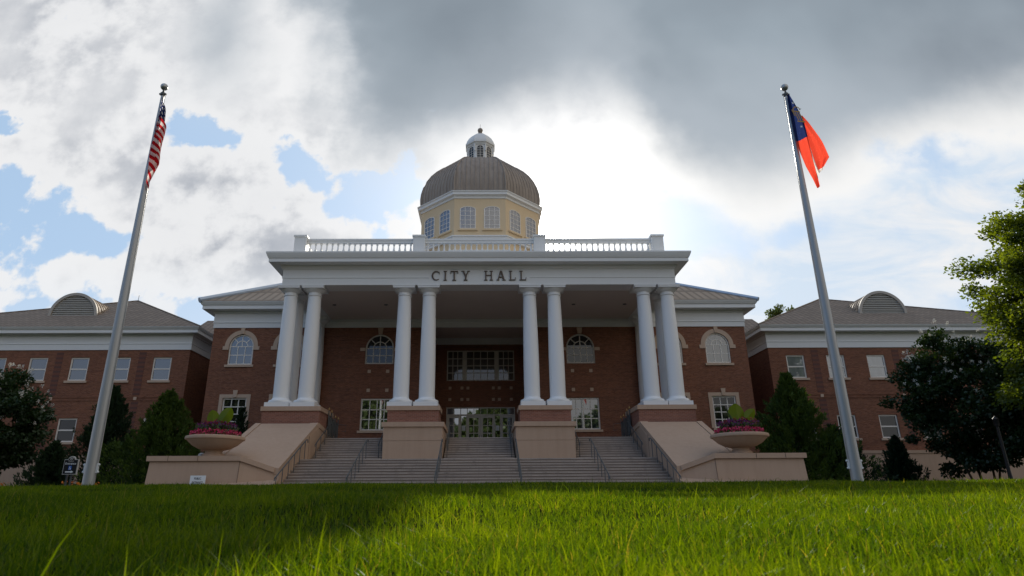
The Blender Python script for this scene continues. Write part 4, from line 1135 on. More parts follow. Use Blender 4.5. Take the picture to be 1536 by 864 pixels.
# ------------------------------------------------------------------ handrails
def handrail(x, ya, za, yb, zb, label, posts, ext=True):
    t = empty('handrail', (x, ya, za - .9), label, 'handrail', 'iron handrails of the stairs')
    b = MB(); pts = [(x, ya, za), (x, yb, zb)]
    if ext: pts += [(x, yb + .28, zb + .02)]
    pts = [(x, ya - .02, za - .10)] + pts + [(x, yb + (.30 if ext else .02), zb - .12)]
    b.tube(pts, .028, 8); b.build('top_rail', M['iron'], t)
    for k in range(posts):
        f = (k + .25) / (posts - .35); yy = ya + (yb + .2 - ya) * min(f, 1); zz = za + (zb - za) * min(1, (yy - ya) / (yb - ya))
        p = MB(); p.tube([(x, yy, zz - 1.0), (x, yy, zz - .02)], .020, 6); p.build('post', M['iron'], t)
for x, lab in ((-8.68, 'lower iron handrail hugging the left stone side wall'), (-5.63, 'free-standing lower iron handrail left of the left stone plinth'), (-1.86, 'lower iron handrail in front of the left stone plinth'), (1.86, 'lower iron handrail in front of the right stone plinth'), (5.63, 'free-standing lower iron handrail right of the right stone plinth'), (8.68, 'lower iron handrail hugging the right stone side wall')):
    handrail(x, 27.9, 1.22, 32.3, 3.22, lab, 6)
for x, lab in ((-8.60, 'upper iron handrail beside the left iron gate panels'), (-1.70, 'upper iron handrail along the inner side of the left stone plinth'), (1.70, 'upper iron handrail along the inner side of the right stone plinth'), (8.60, 'upper iron handrail beside the right iron gate panels'), (-5.30, 'upper iron handrail on the outer side of the left stone plinth'), (5.30, 'upper iron handrail on the outer side of the right stone plinth')):
    handrail(x, 33.75, 3.10, 36.7, 4.55, lab, 4)

# iron gates with leaf panels and gilt finials beside the outer pedestals
def iron_gate(sg):
    t = empty('iron_gate', (sg * 8.75, 38, 3.7), 'dark iron gate with leaf panels and gilt finials beside the %s outer pedestal' % ('left' if sg < 0 else 'right'), 'gate', 'iron gates at the stair head')
    x = sg * 8.78
    for k, (yy, zt_) in enumerate(((36.9, 5.30), (37.6, 5.25), (38.6, 5.05), (39.4, 5.05))):
        b = MB(); b.tube([(x, yy, 3.67), (x, yy, zt_)], .028, 6); b.build('post', M['iron'], t)
        b = MB(); b.lathe([(.001, zt_ - .01), (.05, zt_ + .03), (.06, zt_ + .07), (.03, zt_ + .13), (.001, zt_ + .20)], x, yy, 8); b.build('finial', M['gold'], t, smooth=True)
    for yy, zc, hw, hh in ((37.25, 4.42, .28, .58), (38.1, 4.35, .34, .62), (39.0, 4.30, .26, .52)):
        b = MB(); pts = []
        for k in range(16):
            a = 2 * math.pi * k / 16; pts.append((yy + hw * math.sin(a) * (1 - .25 * math.cos(a)), zc - hh * math.cos(a)))
        i = len(b.v); n = len(pts); b.v += [(x - .02, p, q_) for p, q_ in pts] + [(x + .02, p, q_) for p, q_ in pts]
        b.f.append(tuple(range(n))); b.f.append(tuple(n + k for k in reversed(range(n))))
        for k in range(n): b.f.append((k, (k + 1) % n, n + (k + 1) % n, n + k))
        b.build('leaf_panel', M['iron'], t)
    b = MB(); b.tube([(x, 36.9, 4.95), (x, 39.6, 4.8)], .02, 6); b.tube([(x, 36.9, 3.95), (x, 39.6, 3.85)], .02, 6)
    b.tube([(x, 39.6, 4.8), (x - sg * .45, 39.6, 4.75), (x - sg * .45, 39.6, 4.35), (x - sg * .2, 39.6, 4.4)], .016, 6)
    b.build('rail', M['iron'], t)
for sg in (-1, 1): iron_gate(sg)

# ------------------------------------------------------------------ flower bowls
def bowl(sg):
    c = (sg * 12.0, 29.32); z0 = 2.19
    t = empty('flower_bowl', (c[0], c[1], z0), 'wide shallow stone bowl on the %s side wall of the stairs' % ('left' if sg < 0 else 'right'), 'planter', 'stone flower bowls')
    b = MB(); b.lathe([(.30, z0 + .29), (.42, z0 + .305), (.70, z0 + .38), (.97, z0 + .53), (1.15, z0 + .70), (1.20, z0 + .75), (1.27, z0 + .77), (1.285, z0 + .83), (1.26, z0 + .90), (1.17, z0 + .925), (1.06, z0 + .90), (1.0, z0 + .80), (.01, z0 + .78)], c[0], c[1], 48)
    b.build('bowl', M['stone'], t, smooth=True)
    b = MB(); b.lathe([(.01, z0), (.48, z0), (.48, z0 + .12), (.42, z0 + .15), (.36, z0 + .22), (.38, z0 + .31), (.01, z0 + .32)], c[0], c[1], 32); b.build('foot', M['stone'], t, smooth=True)
    b = MB(); b.lathe([(.01, z0 + .87), (.7, z0 + .86), (1.02, z0 + .82)], c[0], c[1], 24); b.build('soil', M['soil'], t)
    zs = z0 + .86
    word = 'left' if sg < 0 else 'right'
    def petals(n, r0, r1, za, zb, size, jit=1.0):
        a = RNG.uniform(0, 2 * math.pi, n); r = np.sqrt(RNG.uniform(r0 * r0, r1 * r1, n))
        P = np.stack([c[0] + r * np.cos(a), c[1] + r * np.sin(a), RNG.uniform(za, zb, n) - .12 * np.clip((r - r0) / max(.01, r1 - r0), 0, 1)], 1)
        D = RNG.normal(size=(n, 3)); D[:, 2] = np.abs(D[:, 2]) + .4
        return leaf_quads(P, D, size * RNG.uniform(.7, 1.3, n), .8)
    # pink begonias round the rim
    p = empty('begonia_plant', (c[0], c[1], zs), 'ring of pink begonias round the rim of the %s flower bowl' % word, 'flowers', 'pink begonias in the bowls')
    V = np.concatenate([petals(1000, .72, 1.08, zs + .12, zs + .34, .09)]); quads_np('blossom', V, RNG.random(len(V)), M['pink'], p, 'stuff')
    V = petals(700, .70, 1.06, zs - .02, zs + .22, .12); quads_np('foliage', V, RNG.random(len(V)), M['leaf_small'], p)
    p = empty('petunia_plant', (c[0], c[1], zs), 'purple petunias in the middle of the %s flower bowl' % word, 'flowers', 'purple petunias in the bowls')
    V = petals(520, .25, .92, zs + .46, zs + .72, .085); quads_np('blossom', V, RNG.random(len(V)), M['purple'], p, 'stuff')
    V = petals(160, .1, .7, zs + .55, zs + .78, .12); quads_np('red_foliage', V, RNG.random(len(V)), M['red_leaf'], p)
    V = petals(1300, .1, .86, zs + .05, zs + .58, .13); quads_np('foliage', V, RNG.random(len(V)), M['leaf_small'], p)
    # broad leaves on top
    p = empty('elephant_ear_plant', (c[0], c[1], zs), ('three broad upright lime leaves rising from the left flower bowl' if sg < 0 else 'broad lime leaf and pale rolled shoot rising from the right flower bowl'), 'plant', 'broad-leaved plants in the bowls')
    specs = [(-.22, 0.98, .46, -.15, .62), (.28, .86, .46, .25, .5), (.48, 1.05, .56, .55, .55)] if sg < 0 else [(-.02, 1.10, .58, -.05, .66), (.55, .98, .46, .75, .5)]
    for k, (dx, zc, sz, tilt, wd) in enumerate(specs):
        n = 12; V = []
        cx, cy, cz = c[0] + dx, c[1] - .1 - .12 * k, zs + zc - sz * .1
        ca, sa = math.cos(tilt), math.sin(tilt)
        def P2(u, w_):
            hx, hz = w_, u
            return (cx + hx * ca + hz * sa, cy + .25 * abs(w_) - .15 * u * u, cz - hx * sa + hz * ca)
        for j in range(n):
            u0, u1 = -.45 + j / n, -.45 + (j + 1) / n
            w0, w1 = [wd * sz * 1.0 * math.sqrt(max(0, 1 - ((u + .02) / .53) ** 2)) * (1 - .25 * u) for u in (u0, u1)]
            for s_ in (-1, 1):
                V.append([P2(u0 * sz * 1.3, 0), P2(u0 * sz * 1.3, s_ * w0), P2(u1 * sz * 1.3, s_ * w1), P2(u1 * sz * 1.3, 0)])
        quads_np('leaf', np.array(V), np.full(len(V), .3 + .4 * (k % 2)), M['leaf_big'], p)
        b = MB(); b.tube([(c[0] + dx * .3, c[1], zs), (c[0] + dx * .7, c[1] - .05, zs + .45), P2(-.4 * sz * 1.3, 0)], .025, 6, .014); b.build('stem', M['leaf_big'], p)
    if sg > 0:
        b = MB(); b.tube([(c[0] - .25, c[1] - .1, zs + .62), (c[0] - .36, c[1] - .12, zs + .88), (c[0] - .52, c[1] - .14, zs + 1.16)], .075, 8, .01); b.build('rolled_shoot', M['leaf_small'], p)
for sg in (-1, 1): bowl(sg)
# small floodlight behind the left bowl
t = empty('floodlight', (-13.0, 30.4, 2.17), 'small pale floodlight on the wall top behind the left flower bowl', 'floodlight')
b = MB(); b.lathe([(.01, 2.19), (.15, 2.19), (.17, 2.28), (.14, 2.42), (.06, 2.47), (.01, 2.47)], -13.0, 30.4, 14); b.build('lamp_head', M['sign_frame'], t, smooth=True)
b = MB(); b.box(-13.16, -12.84, 30.28, 30.52, 2.17, 2.20); b.build('foot', M['sign_frame'], t)

# ------------------------------------------------------------------ flagpoles and flags
YP = 18.5
def flagpole(sg):
    x = sg * 10.88; z0 = float(lawn_z(x, YP)) - .02
    t = empty('flagpole', (x, YP, z0), 'tall tapering silver flagpole flying the %s flag' % ('striped national' if sg < 0 else 'red state'), 'flagpole', 'flagpoles on the lawn')
    b = MB(); b.lathe([(.158, z0), (.152, z0 + 2.5), (.135, z0 + 5.5), (.105, z0 + 9), (.065, z0 + 12.2), (.05, 13.72), (.01, 13.73)], x, YP, 24); b.build('pole', M['pole'], t, smooth=True)
    b = MB(); b.lathe([(.075, 13.66), (.085, 13.70), (.085, 13.76), (.04, 13.80), (.03, 13.90)], x, YP, 12); b.box(x - .12, x + .12, YP - .03, YP + .03, 13.70, 13.75); b.build('truck', M['iron'], t)
    b = MB(); b.sphere((x, YP, 14.02), .125, 20, 12); b.build('ball', M['ball'], t, smooth=True)
    b = MB(); b.lathe([(.20, z0), (.195, z0 + .02), (.17, z0 + .045), (.160, z0 + .05)], x, YP, 24); b.build('collar', M['pole'], t, smooth=True)
    for s_ in (-1, 1):
        xc = x + s_ * .175; zc = z0 + .55
        b = MB(); b.box(xc - .022, xc + .022, YP - .03, YP + .03, zc - .13, zc + .13); b.sphere((xc + s_ * .03, YP, zc + .10), .035, 8, 6); b.sphere((xc + s_ * .03, YP, zc - .10), .035, 8, 6); b.build('cleat', M['sign_white'], t)
    hs = -sg
    b = MB(); b.tube([(x + hs * .19, YP - .02, z0 + .5), (x + hs * .165, YP - .02, z0 + 4), (x + hs * .10, YP - .02, 13.7)], .008, 5); b.build('halyard', M['sign_frame'], t)
    return x
for sg in (-1, 1): flagpole(sg)

def flag_mat(kind):
    m = bpy.data.materials.new(kind + '_flag_cloth'); m.use_nodes = True
    nt = NT(m.node_tree); nt.n.clear(); out = nt.new('ShaderNodeOutputMaterial')
    uv = nt.new('ShaderNodeUVMap').outputs[0]; u, v, _ = nt.sep(uv)
    RED, WH, BL = ((.52, .022, .03), (.78, .76, .73), (.022, .035, .13)) if kind == 'national' else ((.86, .085, .045), (.85, .84, .80), (.020, .035, .13))
    if kind == 'national':
        st = nt.m('MODULO', nt.m('FLOOR', nt.mul(v, 13.0)), 2.0)
        c = nt.mix(st, RED, WH)
        can = nt.mul(nt.m('LESS_THAN', u, .40), nt.m('LESS_THAN', v, 7 / 13))
        gx, gy = nt.m('FRACT', nt.mul(u, 6 / .40)), nt.m('FRACT', nt.mul(v, 5 / (7 / 13)))
        dx, dy = nt.sub(gx, .5), nt.sub(gy, .5)
        star = nt.m('LESS_THAN', nt.add(nt.mul(dx, dx), nt.mul(dy, dy)), .07)
        c = nt.mix(can, c, nt.mix(star, BL, WH))
    else:
        st = nt.mul(nt.m('GREATER_THAN', v, 1 / 3), nt.m('LESS_THAN', v, 2 / 3))
        c = nt.mix(st, RED, WH)
        can = nt.mul(nt.m('LESS_THAN', u, .42), nt.m('LESS_THAN', v, 2 / 3))
        c = nt.mix(can, c, BL)
    d = nt.new('ShaderNodeBsdfDiffuse'); t = nt.new('ShaderNodeBsdfTranslucent'); nt.put(d.inputs[0], c); nt.put(t.inputs[0], c)
    mx = nt.new('ShaderNodeMixShader'); nt.put(mx.inputs[0], .62); nt.l.new(d.outputs[0], mx.inputs[1]); nt.l.new(t.outputs[0], mx.inputs[2]); nt.l.new(mx.outputs[0], out.inputs[0])
    return m

def cloth(name, fn_list, material, origin, parent=None):
    """fn_list: list of (function(s,t)->(x,y,z,u,v), ns, nt)"""
    verts, faces, uvs = [], [], []
    for fn, ns, ntt in fn_list:
        i = len(verts)
        for a in range(ns + 1):
            for b_ in range(ntt + 1):
                x, y, z, u, v = fn(a / ns, b_ / ntt); verts.append((x - origin[0], y - origin[1], z - origin[2])); uvs.append((u, v))
        for a in range(ns):
            for b_ in range(ntt):
                faces.append((i + a * (ntt + 1) + b_, i + (a + 1) * (ntt + 1) + b_, i + (a + 1) * (ntt + 1) + b_ + 1, i + a * (ntt + 1) + b_ + 1))
    me = bpy.data.meshes.new(name); me.from_pydata(verts, [], faces)
    l = me.uv_layers.new(name='UVMap')
    for lp in me.loops: l.data[lp.index].uv = uvs[lp.vertex_index]
    me.polygons.foreach_set('use_smooth', [True] * len(me.polygons))
    me.materials.append(material)
    o = bpy.data.objects.new(name, me); COL.objects.link(o); o.location = origin
    WO[o.name] = Vector(origin)
    return o
def us_flag():
    x0 = -10.88
    def fn(s, t):          # s along the fly, t down the hoist; the cloth hangs limp in folds beside the pole
        f = s * 2.5
        z = 13.58 - 1.55 * t - .72 * f - .10 * f * t
        wv = min(1, s * 3 + .1)
        fold = .5 - .5 * math.cos(2 * math.pi * f / 1.02 + .5 * t)
        w_ = .12 + .25 * min(1, (13.7 - z) / 2.6)
        if z < 10.9: w_ *= max(.3, (z - 10.0) / .9 )
        x = x0 + .055 + .02 * (13.58 - z) * -.4 + w_ * fold * wv + .03 * math.sin(5 * t + 3 * s)
        y = YP - .07 - .16 * math.sin(2 * math.pi * f / 1.02) * wv - .05 * math.sin(3 * t + 8 * s)
        return x, y, z, s, t
    o = cloth('flag', [(fn, 60, 40)], flag_mat('national'), (x0, YP, 13.58))
    tag(o, 'limp red and white striped flag with a starred blue canton on the flagpole', 'flag', 'flags on the lawn flagpoles')
us_flag()
def ga_flag():
    x0 = 10.88; A = lambda p, q_, t: p + (q_ - p) * t
    def lerp(pts, t):
        k = min(len(pts) - 2, int(t * (len(pts) - 1))); f = t * (len(pts) - 1) - k
        return [A(pts[k][i], pts[k + 1][i], f) for i in range(len(pts[k]))]
    L0 = [(-.02, 13.62), (-.05, 13.0), (-.05, 12.35), (-.03, 11.9), (.02, 11.4), (.16, 10.8), (.33, 10.35), (.43, 10.02)]
    L1 = [(.05, 13.62), (.22, 13.1), (.36, 12.6), (.40, 12.1), (.43, 11.6), (.47, 11.0), (.50, 10.4), (.46, 10.02)]
    def strip_(s, t):
        a, b_ = lerp(L0, t), lerp(L1, t)
        x, z = A(a[0], b_[0], s), A(a[1], b_[1], s)
        return x0 + x, YP - .10 - .06 * math.sin(math.pi * s) - .05 * math.sin(s * 7 + t * 4), z, .02 + .36 * s, (t / .47) * .66 if t < .47 else .67 + .33 * (t - .47) / .53
    R0 = [(.32, 12.78), (.42, 12.2), (.48, 11.6), (.56, 11.0), (.63, 10.62)]
    R1 = [(.36, 12.80), (.62, 12.25), (.90, 11.75), (1.10, 11.25), (.74, 10.72)]
    def panel(s, t):
        a, b_ = lerp(R0, t), lerp(R1, t)
        x, z = A(a[0], b_[0], s), A(a[1], b_[1], s)
        edge = .30 - .26 * s
        v = .36 - .32 * min(1, s * 3.2)
        if t > .94: v = .45
        return x0 + x, YP - .02 + .10 * math.sin(s * 4 + t * 3) - .05 * math.sin(s * 13 + t * 6), z, .55 + .4 * s, v
    def tail(s, t):
        x = A(.30, .52, s) + .06 * t; z = A(12.75, 10.5, t) - .1 * s
        x = A(lerp(L1, .32 + .55 * t)[0] - .06, lerp(R0, min(1, t))[0] + .02, s); z = A(lerp(L1, .32 + .55 * t)[1], lerp(R0, min(1, t))[1], s)
        return x0 + x, YP - .05 + .05 * s, z, .5, .5 if t > .12 else .05
    def blue_back(s, t):
        pts0 = [(.10, 13.45), (.22, 13.1), (.32, 12.75)]; pts1 = [(.12, 13.46), (.30, 13.1), (.42, 12.72)]
        a, b_ = lerp(pts0, t), lerp(pts1, t)
        return x0 + A(a[0], b_[0], s), YP - .02, A(a[1], b_[1], s), .3, .3
    m_ = flag_mat('state')
    o = cloth('flag', [(strip_, 10, 60), (panel, 16, 40), (tail, 4, 30), (blue_back, 3, 12)], m_, (x0, YP, 13.62))
    tag(o, 'mostly red flag lifting in the wind, gilt emblem on its blue canton', 'flag', 'flags on the lawn flagpoles')
    # emblem: gilt arch on three pillars, small white stars
    gm = mat('gilt_print', (.50, .30, .06), .6)
    yb = YP - .225
    b = MB()
    def bar(x1, z1, x2, z2, w_):
        d = Vector((x2 - x1, 0, z2 - z1)).normalized(); n = Vector((-d.z, 0, d.x)) * w_ / 2
        b.face((x0 + x1 - n.x, yb, z1 - n.z), (x0 + x2 - n.x, yb, z2 - n.z), (x0 + x2 + n.x, yb, z2 + n.z), (x0 + x1 + n.x, yb, z1 + n.z))
    for k in range(3): bar(.07 + .075 * k, 12.86 - .02 * k, .15 + .075 * k, 12.55 - .02 * k, .03)
    bar(.10, 12.50, .36, 12.46, .05); bar(.02, 12.90, .25, 12.86, .045)
    for k in range(6):
        a, c = math.pi * k / 6, math.pi * (k + 1) / 6
        bar(.14 + .12 * math.cos(a), 12.93 + .14 * math.sin(a), .14 + .12 * math.cos(c), 12.93 + .14 * math.sin(c), .035)
    bar(-.02, 12.95, .06, 12.70, .03)
    e = b.build('emblem', gm, o, None, fix=False); 
    b = MB()
    for cx, cz, r in ((.06, 13.22, .055), (.20, 12.28, .06), (.28, 12.98, .04)):
        pts = [(x0 + cx + (r if k % 2 == 0 else r * .42) * math.sin(math.pi * k / 5), yb - .004, cz + (r if k % 2 == 0 else r * .42) * math.cos(math.pi * k / 5)) for k in range(10)]
        for k in range(10): b.face((x0 + cx, yb - .004, cz), pts[k], pts[(k + 1) % 10])
    b.build('printed_star', M['sign_white'], o, None, fix=False)
ga_flag()

# ------------------------------------------------------------------ signs
def text_mesh(txt, size, name, material, parent, loc, width=None, ext=.004):
    cu = bpy.data.curves.new('t', 'FONT'); cu.body = txt; cu.size = size; cu.extrude = ext; cu.align_x = 'CENTER'; cu.align_y = 'CENTER'; cu.resolution_u = 3
    tmp = bpy.data.objects.new('t', cu); COL.objects.link(tmp)
    bpy.context.view_layer.update()
    dg = bpy.context.evaluated_depsgraph_get()
    me = bpy.data.meshes.new_from_object(tmp.evaluated_get(dg)); bpy.data.objects.remove(tmp); bpy.data.curves.remove(cu)
    xs = [v.co.x for v in me.vertices]; sx = 1.0 if not width else width / (max(xs) - min(xs))
    me.transform(Matrix(((sx, 0, 0, 0), (0, 0, -1, 0), (0, 1, 0, 0), (0, 0, 0, 1))))
    me.materials.clear(); me.materials.append(material)
    o = bpy.data.objects.new(name, me); COL.objects.link(o); o.parent = parent; o.location = Vector(loc) - WO[parent.name]; WO[o.name] = Vector(loc)
    return o
def wayfinding():
    x, y = -13.06, 21.0; zb, zt_ = 1.15, 1.62
    t = empty('direction_sign', (x, y, .3), 'small black Entrance sign with blue wheelchair symbol and white arrow beside the left flagpole', 'sign')
    def outline(hw, z0, z1, rt):
        return [(x - hw, z0), (x + hw, z0), (x + hw, z1)] + [(x + rt * math.cos(a), z1 + rt * .9 * math.sin(a)) for a in np.linspace(0, math.pi, 11)] + [(x - hw, z1)]
    b = MB(); b.prism_y(outline(.225, zb, zt_, .11), y, y + .06); b.build('board', M['sign_frame'], t)
    b = MB(); b.prism_y(outline(.207, zb + .02, zt_ - .018, .095), y - .006, y + .01); b.build('face', M['black'], t)
    b = MB(); b.box(x - .215, x - .175, y + .2, y + .26, zb - .9, zt_ - .02); b.box(x + .02, x + .06, y + .061, y + .10, zb - .9, zt_ - .1); b.build('stake', M['iron'], t)
    text_mesh('Visitor', .055, 'lettering', M['sign_frame'], t, (x, y - .010, zt_ - .055), .19)
    text_mesh('Entrance', .10, 'lettering', M['sign_white'], t, (x, y - .010, zt_ - .135), .34)
    b = MB(); b.box(x - .05, x + .05, y - .012, y - .005, zb + .14, zb + .265); sy = b.build('symbol_panel', M['sign_blue'], t)
    b = MB()
    def bx(x0_, x1_, z0_, z1_): b.box(x + x0_, x + x1_, y - .016, y - .011, zb + z0_, zb + z1_)
    bx(-.012, .006, .235, .252); bx(-.012, .004, .19, .232); bx(.005, .028, .19, .20); bx(.02, .030, .155, .189)
    for k in range(10):
        a0, a1 = R(150 + 21 * k), R(150 + 21 * (k + 1))
        b.prism_y([(x - .002 + .030 * math.cos(a0), zb + .182 + .030 * math.sin(a0)), (x - .002 + .030 * math.cos(a1), zb + .182 + .030 * math.sin(a1)), (x - .002 + .022 * math.cos(a1), zb + .182 + .022 * math.sin(a1)), (x - .002 + .022 * math.cos(a0), zb + .182 + .022 * math.sin(a0))], y - .0155, y - .0115)
    b.build('wheelchair_symbol', M['sign_white'], sy)
    b = MB(); b.prism_y([(x - .13, zb + .06), (x + .05, zb + .06), (x + .05, zb + .04), (x + .13, zb + .08), (x + .05, zb + .12), (x + .05, zb + .10), (x - .13, zb + .10)], y - .012, y - .005); b.build('arrow', M['sign_white'], t)
    b = MB()
    for k in range(12):
        a0, a1 = R(30 * k), R(30 * (k + 1)); cz = zt_ + .03
        b.prism_y([(x + .055 * math.cos(a0), cz + .055 * math.sin(a0)), (x + .055 * math.cos(a1), cz + .055 * math.sin(a1)), (x + .042 * math.cos(a1), cz + .042 * math.sin(a1)), (x + .042 * math.cos(a0), cz + .042 * math.sin(a0))], y - .012, y - .004)
    b.box(x - .02, x + .02, y - .012, y - .004, zt_ + .01, zt_ + .05); b.build('crest', M['sign_frame'], t)
wayfinding()
def public_sign():
    x, y, z1 = -12.07, 28.20, 1.37
    t = empty('public_entrance_sign', (x, y, .3), 'small white PUBLIC ENTRANCE sign with an arrow against the left stone side wall', 'sign')
    b = MB(); b.box(x - .33, x + .33, y, y + .03, .78, z1); b.build('board', M['sign_white'], t)
    b = MB(); b.box(x - .25, x - .2, y + .031, y + .07, .2, 1.2); b.box(x + .2, x + .25, y + .031, y + .07, .2, 1.2); b.build('stake', M['iron'], t)
    text_mesh('PUBLIC', .13, 'lettering', M['black'], t, (x, y - .004, z1 - .13), .30)
    text_mesh('ENTRANCE', .13, 'lettering', M['black'], t, (x, y - .004, z1 - .29), .46)
    b = MB(); zz = .94
    b.prism_y([(x + .20, zz - .02), (x + .20, zz + .02), (x - .12, zz + .02), (x - .12, zz + .06), (x - .24, zz), (x - .12, zz - .06), (x - .12, zz - .02)][::-1], y - .008, y - .001); b.build('arrow', M['black'], t)
public_sign()
def lamp_post():
    x, y = 22.6, 27.5
    t = empty('lamp_post', (x, y, LOW), 'slim dark lamp post in the shade under the bright tree on the right', 'lamp post')
    b = MB(); b.lathe([(.11, LOW), (.10, .9), (.075, 1.2), (.06, 3.2)], x, y, 12); b.build('post', M['black'], t, smooth=True)
    b = MB(); b.lathe([(.06, 3.2), (.10, 3.24), (.12, 3.5), (.13, 3.52), (.05, 3.62), (.01, 3.66)], x, y, 12); b.build('lamp_head', M['black'], t, smooth=True)
lamp_post()

# ------------------------------------------------------------------ trees and shrubs
def crown_points(c, rad, n_clump, n_leaf, clump_r, shell=.45, flat=1.0, power=1.0):
    """leaf positions in clumps spread through an uneven ellipsoid"""
    d = RNG.normal(size=(n_clump, 3)); d /= np.linalg.norm(d, axis=1, keepdims=True)
    ph = RNG.uniform(0, 6.28, 3)
    bump = 1 + .09 * np.sin(3.1 * d[:, 0] * 2 + ph[0]) + .08 * np.sin(4.3 * d[:, 2] * 2 + ph[1]) + .10 * np.sin(5.7 * d[:, 1] * 2 + ph[2])
    r = (shell + (1 - shell) * RNG.random(n_clump) ** .6) * bump
    C = np.array(c) + d * r[:, None] * np.array(rad)
    sz = clump_r * RNG.uniform(.6, 1.35, n_clump)
    k = RNG.integers(0, n_clump, n_leaf)
    o = RNG.normal(size=(n_leaf, 3)); o /= np.linalg.norm(o, axis=1, keepdims=True); o *= (RNG.random(n_leaf) ** .45)[:, None]
    o[:, 2] *= .7 * flat
    P = C[k] + o * sz[k][:, None]
    return P, C, k, d
def broadleaf(name, base, c, rad, n_clump, n_leaf, clump_r, leaf, material, label, cat, trunks, group=None, blossom=0, bl_top=.25, shell=.45):
    t = empty(name, base, label, cat, group)
    P, C, k, d = crown_points(c, rad, n_clump, n_leaf, clump_r, shell)
    D = (P - np.array(c)) / np.array(rad) + RNG.normal(0, .8, P.shape); D[:, 2] -= .25
    cv = RNG.random(n_clump)
    quads_np('crown', leaf_quads(P, D, leaf * RNG.uniform(.6, 1.3, len(P)), .62), .25 + .5 * cv[k] * RNG.random(len(P)) + .25 * RNG.random(len(P)), material, t)
    for (bx, by, sp, r0) in trunks:
        b = MB(); p0 = Vector((base[0] + bx, base[1] + by, base[2] - .1)); top = Vector(c) + Vector((sp * rad[0] * .55, by, rad[2] * .25))
        mid = p0.lerp(top, .5) + Vector((sp * .12 * rad[0], 0, -.1))
        b.tube([p0, p0.lerp(mid, .5) + Vector((-.06, .03, 0)), mid, mid.lerp(top, .5), top], r0, 7, r0 * .35)
        for j in range(5):
            q_ = C[RNG.integers(0, n_clump)]; s_ = mid.lerp(top, RNG.random() * .8)
            b.tube([s_, s_.lerp(Vector(q_), .5) + Vector((0, 0, .15)), Vector(q_)], r0 * .35, 5, r0 * .12)
        b.build('trunk', M['bark'], t)
    if blossom:
        w_ = C[:, 2] > c[2] - rad[2] * bl_top
        out = (np.abs(d[:, 0]) + np.maximum(d[:, 2], 0) - d[:, 1] * .8) > .5
        cand = np.where(w_ & out)[0]
        pk = RNG.choice(cand, blossom)
        Q = []
        for q_ in pk:
            # panicles stand out of their clump towards the open side
            dirv = d[q_] * np.array([1, 1, 1]) + np.array([0, -.8, .5]); dirv /= np.linalg.norm(dirv)
            m_ = 26; s_ = RNG.random(m_)
            wid = .10 * (1 - s_ * .7)
            Q.append(C[q_] + RNG.normal(0, clump_r * .42, 3) + dirv * (clump_r * .8 + .20 * s_)[:, None] + RNG.normal(size=(m_, 3)) * wid[:, None] * .6)
        Q = np.concatenate(Q); quads_np('blossom', leaf_quads(Q, RNG.normal(size=Q.shape), .06, .9), RNG.random(len(Q)), M['blossom'], t, 'stuff')
    return t
def juniper(base, h, r, n, label, material=None, lean=0.0, group='junipers along the wings', ragged=1.5, name='juniper'):
    t = empty(name, base, label, 'juniper', group)
    # sprays: each a little plume of scale-leaf quads pointing up and out
    ns = max(60, n // 40); s = RNG.random(ns) ** .8
    prof = lambda q_: np.clip(np.minimum((1 - q_) ** .95, .6 + q_ * 3.0), .02, 1)
    a = RNG.uniform(0, 2 * math.pi, ns); lump = 1 + .20 * ragged * np.sin(a * 3 + s * 9) + .16 * ragged * RNG.normal(size=ns)
    rr = r * prof(s) * np.clip(lump, .45, 1.6) * RNG.uniform(.45, 1.0, ns) ** .5
    C = np.stack([base[0] + lean * s * h + rr * np.cos(a), base[1] + rr * np.sin(a), base[2] + .1 + s * h * .97], 1)
    out = np.stack([np.cos(a), np.sin(a), np.full(ns, 1.0) + s * 1.2], 1); out /= np.linalg.norm(out, axis=1, keepdims=True)
    k = RNG.integers(0, ns, n); q_ = RNG.random(n)
    L_ = (.28 + .05 * h) * RNG.uniform(.7, 1.4, ns)
    thin_ = (1 - .6 * s)[k]
    P = C[k] + out[k] * (q_ * L_[k] * thin_)[:, None] + RNG.normal(size=(n, 3)) * ((.20 - .15 * q_) * (.5 + .05 * h) * thin_)[:, None]
    D = out[k] + RNG.normal(0, .35, (n, 3))
    cv = RNG.random(ns)
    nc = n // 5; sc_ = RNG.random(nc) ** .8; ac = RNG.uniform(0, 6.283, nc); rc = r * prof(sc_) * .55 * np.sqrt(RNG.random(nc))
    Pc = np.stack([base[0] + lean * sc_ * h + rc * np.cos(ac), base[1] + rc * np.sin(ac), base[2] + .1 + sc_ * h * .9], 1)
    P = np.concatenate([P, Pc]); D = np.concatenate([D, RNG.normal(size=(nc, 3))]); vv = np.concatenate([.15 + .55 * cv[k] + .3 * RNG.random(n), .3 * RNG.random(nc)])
    quads_np('foliage', leaf_quads(P, D, np.concatenate([.17 * RNG.uniform(.6, 1.4, n), np.full(nc, .28)]), .30), vv, material or M['leaf_juniper'], t)
    b = MB(); b.tube([(base[0], base[1], base[2] - .1), (base[0] + lean * h * .5, base[1], base[2] + h * .5), (base[0] + lean * h * .95, base[1], base[2] + h * .95)], .035 * h ** .7 * 1.2, 7, .01); b.build('trunk', M['bark'], t)
    return t
G0 = LOW
broadleaf('crape_myrtle', (-27.9, 35.5, G0), (-27.9, 35.5, 4.6), (3.8, 2.6, 3.0), 230, 38000, .62, .19, M['leaf_myrtle'], 'dark crape myrtle with white blossom in front of the left wing', 'tree', [(-.3, 0, -.6, .07), (.1, .1, 0, .08), (.3, -.1, .6, .07), (.0, -.2, -.25, .06)], 'crape myrtles in front of the wings', blossom=170, bl_top=.05)
